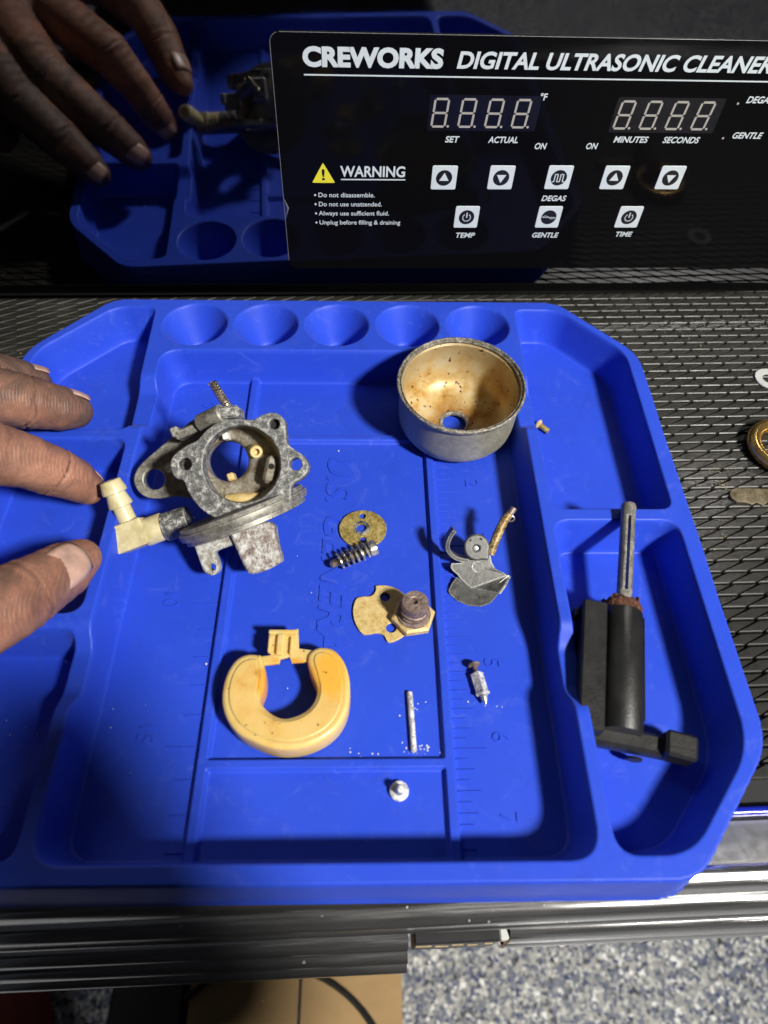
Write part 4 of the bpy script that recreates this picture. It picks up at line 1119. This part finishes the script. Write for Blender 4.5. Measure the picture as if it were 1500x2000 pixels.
while zz < 0.62: prof += [(0.10, zz), (0.125, zz + 0.03)]; zz += 0.06
g = G(); g.lathe(prof, bm_, 16); g.build('screw_thread', 'brass', bs)

# ------------------------------------------------------------------ black plunger assembly in the right bay
ax0, ax1 = Vector((12.96, -15.0, 0.95)), Vector((13.75, -11.05, 1.32))
ay = (ax1 - ax0).normalized(); axx = Vector((1, 0.13, 0.0)); axx = (axx - ay * axx.dot(ay)).normalized(); az = axx.cross(ay)
blk = bpy.data.objects.new('plunger_holder', None); col.objects.link(blk)
bm4 = Matrix(((axx.x, ay.x, az.x, 0), (axx.y, ay.y, az.y, 0), (axx.z, ay.z, az.z, 0), (0, 0, 0, 1))); bm4.translation = ax0 * CM
blk.matrix_world = bm4
put(blk, 'black plastic holder with slotted metal rod and rusty collar in the right compartment', 'holder')
LB = (ax1 - ax0).length
g = G()
sec = [(0.66 * math.cos(R(t)), 0.66 * math.sin(R(t))) for t in range(-90, 181, 15)] + [(-0.66, -0.66), (0.0, -0.66)]
n = len(sec)
def loft(gg, sec, y0, y1, tap=0.05):
    k = 1 - tap
    rr = [[Vector((x * k, y0, z * k)) for x, z in sec], [Vector((x, y0 + 0.06, z)) for x, z in sec], [Vector((x, y1 - 0.06, z)) for x, z in sec], [Vector((x * k, y1, z * k)) for x, z in sec]]
    b = len(gg.v); m = len(sec)
    gg.rings(rr); gg.f.append(tuple(b + i for i in range(m))); gg.f.append(tuple(b + 3 * m + i for i in range(m - 1, -1, -1)))
loft(g, sec, 0.05, LB); g.build('round_housing', 'black_plastic', blk)
g = G(); g.box((-1.03, LB / 2 - 0.1, -0.02), (0.78, LB + 0.2, 1.20), bev=0.05); g.box((-1.52, LB - 0.35, -0.05), (0.2, 0.32, 0.5), bev=0.04); g.build('square_housing', 'black_plastic', blk)
g = G(); g.box((0.68, LB * 0.55, -0.1), (0.06, LB * 0.85, 0.5), bev=0.02); g.build('side_rail', 'black_plastic', blk)
g = G(); g.box((0.05, -0.06, -0.32), (2.9, 0.66, 0.62), bev=0.12); g.box((-1.0, -0.10, -0.36), (0.9, 0.74, 0.6), bev=0.12); g.build('foot_arm', 'black_plastic', blk)
g = G(); g.box((1.75, 0.08, -0.10), (0.95, 0.78, 0.85), Matrix.Rotation(R(-4), 4, 'Z'), 0.09); g.build('arm_end', 'black_plastic', blk)
g = G(); g.lathe([(0.24, 0), (0.25, 0.05), (0.22, 0.08)], axis_matrix((0.55, -0.50, -0.45), (0.55, -0.66, -0.45)), 18); g.build('foot_pad', 'black_plastic', blk)
rb = G()
random.seed(3)
ringsr = []
for i, (r_, y_) in enumerate([(0.30, LB - 0.05), (0.60, LB + 0.0), (0.63, LB + 0.12), (0.60, LB + 0.26), (0.56, LB + 0.36), (0.30, LB + 0.40), (0.2, LB + 0.38)]):
    ringsr.append([Vector((r_ * (1 + random.uniform(-0.09, 0.09)) * math.cos(2 * math.pi * j / 40), y_ + random.uniform(-0.05, 0.05), r_ * (1 + random.uniform(-0.09, 0.09)) * math.sin(2 * math.pi * j / 40))) for j in range(40)])
rb.rings(ringsr)
for _ in range(26):
    t = random.uniform(0, 6.28); q_ = Vector((0.6 * math.cos(t), LB + random.uniform(0.05, 0.42), 0.58 * math.sin(t)))
    rb.box(tuple(q_), tuple(random.uniform(0.05, 0.13) for _ in range(3)), Matrix.Translation(q_) @ Euler([random.uniform(0, 3) for _ in range(3)]).to_matrix().to_4x4() @ Matrix.Translation(-q_))
rb.build('rusty_collar', 'rust', blk, angle=80)
# slotted rod: two halves joined at both ends, so one sees through the slot
rod0 = Vector((0.02, LB + 0.2, 0.10)); 
rinv = bm4.copy(); rinv.translation = ax0
rod1 = rinv.inverted() @ Vector((14.66, -7.05, 2.02))
mr = axis_matrix(rod0, rod1); LR = (rod1 - rod0).length
g = G()
half = [(0.055, -0.22), (0.055, 0.22)] + [(0.255 * math.cos(R(t)), 0.255 * math.sin(R(t))) for t in range(60, -61, -15)]
for s_ in (1, -1):
    rr = [[mr @ Vector((x * s_, y, z)) for x, y in half] for z in (0.5, LR - 0.55)]
    b = len(g.v); g.rings(rr); m = len(half); g.f.append(tuple(b + i for i in range(m))); g.f.append(tuple(b + m + i for i in range(m)))
g.lathe([(0.255, LR - 0.56), (0.262, LR - 0.1), (0.24, LR - 0.02), (0.18, LR)], mr, 28)
g.lathe([(0.25, 0), (0.255, 0.52)], mr, 28)
g.build('slotted_rod', 'zinc_plain', blk)

# ------------------------------------------------------------------ things on the mat to the right
MZ = -0.33
g = G(); g.lathe([(0.34, 0.0), (0.66, 0.0), (0.68, 0.04), (0.66, 0.08), (0.34, 0.08), (0.32, 0.04), (0.34, 0.0)], None, 40, False, False)
put(g.build('flat_washer', 'white_plastic', None, (24.05, 2.05, MZ)), 'pale grey flat washer lying on the black mat', 'washer')
eye = put(empty('eye_bolt', (23.05, -2.45, MZ), (0, 0, R(-28))), 'polished brass eye ring on the black mat at the right edge', 'eye bolt')
g = G(); nr = 40
g.tube([(1.30 * math.cos(t), 1.30 * math.sin(t), 0.30) for t in [2 * math.pi * i / nr for i in range(nr + 1)]], 0.29, 20, False); g.build('ring', 'bright_brass', eye)
g = G(); g.lathe([(0.50, 1.05), (0.56, 1.10), (0.56, 1.6), (0.44, 1.7), (0.40, 3.4)], axis_matrix((0, 0, 0.42), (0.45, -1, 0.42)), 8); g.build('shank', 'bright_brass', eye, angle=20)
kb = [(0.0, 0.05), (0.12, 0.30), (0.35, 0.42), (3.2, 0.46), (3.2, -0.42)] + [(3.0 - 0.22 * i, -0.36 + (0.10 if i % 2 else -0.03)) for i in range(12)] + [(0.25, -0.28), (0.05, -0.12)]
put(link('saw_blade', slab_mesh('saw_blade', kb, (), 0.14, 0.03, 0.14), 'blade', None, (19.95, -4.92, MZ), (R(3), 0, R(-3))), 'short toothed brass blade lying flat on the mat below the eye ring', 'blade')
g = G(); g.lathe([(0.05, 0), (0.13, 0.3), (0.16, 0.5), (0.16, 8.0)], axis_matrix((-12.4, -1.75, 0.05), (-15.6, 1.65, 0.05)), 14)
put(g.build('steel_pick', 'steel', None), 'thin bright steel pick mirrored in the black cleaner at the far left', 'pick')

# crumbs of scale and grit
random.seed(11)
def crumb_field(name, mat, spots, label, cat):
    gg = G()
    for (x, y, z, s_, n) in spots:
        for _ in range(n):
            px, py = x + random.gauss(0, s_), y + random.gauss(0, s_ * 0.6)
            r = random.uniform(0.006, 0.026)
            q_ = Vector((px, py, z + r * 0.4))
            gg.box(tuple(q_), (r * 2, r * random.uniform(1, 2), r), Matrix.Translation(q_) @ Matrix.Rotation(random.uniform(0, 3), 4, 'Z') @ Matrix.Translation(-q_))
    put(gg.build(name, mat, None, smooth=False), label, cat, kind='stuff')
crumb_field('scale_crumbs', 'crumb_white', [(6.9, -15.15, 0.005, 0.35, 30), (5.2, -15.1, 0.005, 0.3, 7), (6.9, -13.6, 0.005, 0.3, 5), (9.2, -13.6, 0.005, 0.35, 5), (-6.6, -14.2, 0.005, 0.3, 7), (-6.4, -2.2, 0.005, 0.3, 6), (4.0, -2.9, 0.005, 0.1, 1), (3.0, -19.35, -0.48, 2.5, 10), (9, -19.2, -0.48, 2.6, 16), (-4.2, -12.6, 1.2, 0.2, 1), (-1, -14, 0.005, 1.6, 6), (3, -8, 0.005, 2.5, 6)], 'white crumbs of scale scattered over the tray', 'crumbs')
crumb_field('grit', 'crumb_tan', [(19.9, -4.2, MZ, 0.4, 26), (18.8, -7, MZ, 0.6, 10), (20.5, 6, MZ, 1.5, 14), (-10.9, 2.4, MZ, 0.9, 22), (-6.3, -14.6, 0.005, 0.4, 14), (20, -3.4, MZ, 0.3, 14)], 'tan grit scattered over the mat and tray', 'grit')

# ------------------------------------------------------------------ below the cart
g = G(); g.box((0, 0, 12.5), (20.5, 26, 25), bev=0.2); bx = put(empty('cardboard_box', (-1.6, -27.0, -85)), 'brown cardboard box on the speckled floor below the cart', 'box')
g.build('carton', 'cardboard', bx)
g = G(); g.box((0.4, 0, 25.06), (0.25, 25.6, 0.05)); g.build('lid_seam', 'dark', bx)
g = G(); g.tube([(11 * math.sin(t) - 1.5, 9.6 - 9 * (1 - math.cos(t)) - 1.2 * t, 25.4) for t in [R(-55 + 6 * i) for i in range(24)]], 0.32, 8)
put(g.build('black_cord', 'cable', None, (-1.6, -27, -85)), 'black cord lying across the cardboard box', 'cord')
g = G(); g.box((0, 0, 10), (7.5, 24, 20), bev=0.3); put(g.build('dark_case', 'dark', None, (-17.2, -27, -85)), 'dark case standing beside the cardboard box', 'case')
g = G(); g.box((0, 0, 14), (22, 26, 28), bev=2.2); put(g.build('red_bag', 'red', None, (-42.0, -28, -85), (0, 0, R(20))), 'dark red bag on the floor at the lower left', 'bag')
g = G(); g.tube([(118 + 34 * math.cos(t), -300 + 34 * math.sin(t) * 1.6, -84.2) for t in [R(150 - 10 * i) for i in range(30)]], 1.0, 8)
put(g.build('floor_cable', 'cable', None), 'looped black cable on the floor mirrored above the control panel', 'cable')
# ------------------------------------------------------------------ the person reaching in from the left
per = put(empty('person', (0, -46, -85)), 'grimy left hand of a person in a dark shirt reaching for the hose elbow', 'person')
OFF = Vector((0, 46, 85))
def ch(*a):
    return [((x, y, z), r) for x, y, z, r in a]
W = (-17.6, -14.0, 6.4)
hand = [
    ch((-4.15, -9.55, 2.35, 0.66), (-4.5, -10.2, 2.62, 0.93), (-5.3, -12.1, 3.75, 1.12), (-5.9, -13.2, 4.3, 1.10), (-8.2, -15.4, 5.2, 1.30), (-12.5, -15.6, 6.0, 1.7), (*W, 2.4)),
    ch((-4.95, -6.15, 1.75, 0.62), (-5.25, -6.2, 2.35, 0.80), (-6.15, -6.7, 3.9, 0.93), (-7.2, -7.3, 5.2, 1.12), (-10.9, -10.6, 6.3, 1.4), (*W, 2.3)),
    ch((-6.05, -2.8, 2.3, 0.68), (-6.5, -3.0, 2.68, 0.88), (-7.9, -3.65, 3.85, 1.06), (-9.9, -4.9, 5.3, 1.2), (-12.2, -8.7, 6.2, 1.42), (*W, 2.3)),
    ch((-7.95, -1.3, 2.35, 0.62), (-8.4, -1.55, 2.75, 0.82), (-9.5, -2.25, 3.7, 1.02), (-11.0, -3.3, 4.8, 1.16), (-13.4, -7.2, 5.8, 1.36), (*W, 2.2)),
    ch((-12.9, -4.6, 2.7, 0.6), (-12.9, -3.6, 3.2, 0.8), (-13.3, -3.0, 4.2, 0.9), (-14.6, -6.2, 5.2, 1.1), (*W, 2.1)),
    ch((-10.9, -10.6, 6.3, 1.25), (-12.2, -8.7, 6.2, 1.3), (-13.4, -7.2, 5.8, 1.2), (-14.6, -6.2, 5.2, 1.05)),
    ch((-12.5, -15.0, 6.0, 1.5), (-13.0, -11.5, 6.0, 1.5), (-14.2, -8.5, 5.6, 1.3)),
    ch((*W, 2.5), (-22, -19, 7.2, 2.7), (-28, -27, 8.2, 3.6)),
]
hm = voxel_skin('hand', hand, 0.075, 9)
# folds of skin across the joints
nv = len(hm.vertices)
co = np.empty(nv * 3); hm.vertices.foreach_get('co', co); co = co.reshape(-1, 3) / CM
no = np.empty(nv * 3); hm.vertices.foreach_get('normal', no); no = no.reshape(-1, 3)
rs = np.random.RandomState(4)
for p, q_, r_ in (((-5.60, -6.38, 3.1), (-4.95, -6.15, 1.75), 1.5), ((-7.2, -7.3, 5.2), (-6.15, -6.7, 3.9), 1.7), ((-7.3, -3.37, 3.35), (-6.05, -2.8, 2.3), 1.6), ((-9.9, -4.9, 5.3), (-7.9, -3.65, 3.85), 1.8), ((-9.4, -2.2, 3.65), (-7.95, -1.3, 2.35), 1.5), ((-5.05, -11.5, 3.4), (-4.15, -9.55, 2.35), 1.7), ((-11.0, -3.3, 4.8), (-9.5, -2.25, 3.7), 1.7)):
    p, q_ = np.array(p), np.array(q_)
    ax = (q_ - p) / np.linalg.norm(q_ - p)
    d = co - p
    t = d @ ax
    rad = np.linalg.norm(d - t[:, None] * ax, axis=1)
    near_ = np.exp(-np.clip(rad - r_, 0, 9) ** 2 / 0.02) * (np.abs(t) < 0.7)
    ang = np.arctan2(d[:, 2], d[:, 0])
    dsp = np.zeros(nv)
    for off, dep in ((-0.28, 0.018), (-0.12, 0.035), (0.02, 0.06), (0.17, 0.03), (0.33, 0.016)):
        wob = 0.05 * np.sin(ang * 3 + rs.uniform(0, 6)) + 0.03 * np.sin(ang * 7 + rs.uniform(0, 6))
        dsp += dep * np.exp(-((t - off - wob) / 0.055) ** 2)
    dsp -= 0.05 * np.exp(-(t / 0.4) ** 2)
    co -= no * (dsp * near_)[:, None]
hm.vertices.foreach_set('co', (co * CM).ravel()); hm.update()
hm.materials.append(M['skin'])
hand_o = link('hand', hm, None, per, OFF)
def nail(p, nrm, along, w, L):
    p, nrm, along = Vector(p), Vector(nrm).normalized(), Vector(along).normalized()
    side = along.cross(nrm).normalized(); nrm = side.cross(along).normalized()
    rr = []
    for i in range(9):
        t = i / 8 * 2 - 1
        row = []
        for j in range(9):
            u = j / 8 * 2 - 1
            ww = w / 2 * (1 - 0.22 * max(0, t) ** 3 - 0.25 * max(0, -t) ** 3)
            row.append(p + along * (t * L / 2) + side * (u * ww) + nrm * (-0.17 * w * u * u - 0.05 * L * t * t))
        rr.append(row)
    gg = G(); vs = [v for r_ in rr for v in r_]
    fs = [(i * 9 + j, i * 9 + j + 1, i * 9 + j + 10, i * 9 + j + 9) for i in range(8) for j in range(8)]
    gg.add(vs, fs)
    o = gg.build('fingernail', 'nail', hand_o)
    md = o.modifiers.new('t', 'SOLIDIFY'); md.thickness = 0.0003; md.offset = -1
    return o
nail((-3.93, -10.42, 3.46), (0.40, -0.42, 0.80), (0.33, 0.86, -0.42), 1.34, 1.62)
nail((-4.88, -5.50, 2.15), (0.30, 0.90, 0.25), (0.45, 0.02, -0.9), 0.95, 1.05)
nail((-5.98, -2.22, 2.88), (0.36, 0.80, 0.52), (0.76, 0.15, -0.60), 1.0, 1.1)
nail((-7.90, -0.84, 2.93), (0.30, 0.70, 0.60), (0.72, 0.32, -0.58), 0.92, 1.05)
# clothes and the rest of the figure, standing at the front of the cart
SH = Vector((1.6, 2.1, 0))
cl = [
    ch((-2, -49, -12, 15), (-2, -49, 12, 15.5), (-2, -48, 34, 16.5), (-2, -49, 44, 13)),
    ch((-15, -49, 40, 9), (17, -49, 40, 9)),
    ch((-19, -49, 40, 8), (-29, -44, 18, 6.5), (-34.5, -36, 9, 5.4), (-30, -29, 8.0, 4.2)),
    ch((17.5, -49, 40, 9), (24, -48, 16, 6.5), (23, -45, 6, 6)),
    ch((-9, -49, -14, 11), (-10, -51, -45, 8.5), (-11, -53, -78, 6)),
    ch((5, -49, -14, 11), (6, -51, -45, 8.5), (7, -53, -78, 6)),
]
cm_ = voxel_skin('clothes', cl, 1.2, 4)
cm_.materials.append(M['shirt'])
link('clothes', cm_, None, per, OFF + SH)
hd = [ch((-2, -50, 52, 5.6), (-2, -49, 62, 5.2)), ch((-2, -46, 66, 6.2), (-2, -49, 74, 8.6), (-2, -52, 78, 8.8)), ch((-2, -39.6, 69, 1.2), (-2, -40.4, 73, 0.9)),
      ch((23, -45, 6, 4.0), (16, -38, 14, 3.2), (12, -33.5, 19, 2.4)), ch((12, -33.5, 19, 2.4), (10.5, -30, 21.5, 1.9))]
hm2 = voxel_skin('skin', hd, 0.7, 4)
hm2.materials.append(M['skin'])
link('skin', hm2, None, per, OFF + SH)
hr = [ch((-2, -52, 80, 9.2), (-2, -56, 74, 8.0)), ch((-2, -47, 82, 7.0), (-2, -52, 82, 8.6))]
hm3 = voxel_skin('hair', hr, 0.9, 4)
hm3.materials.append(M['hair'])
link('hair', hm3, None, per, OFF + SH)
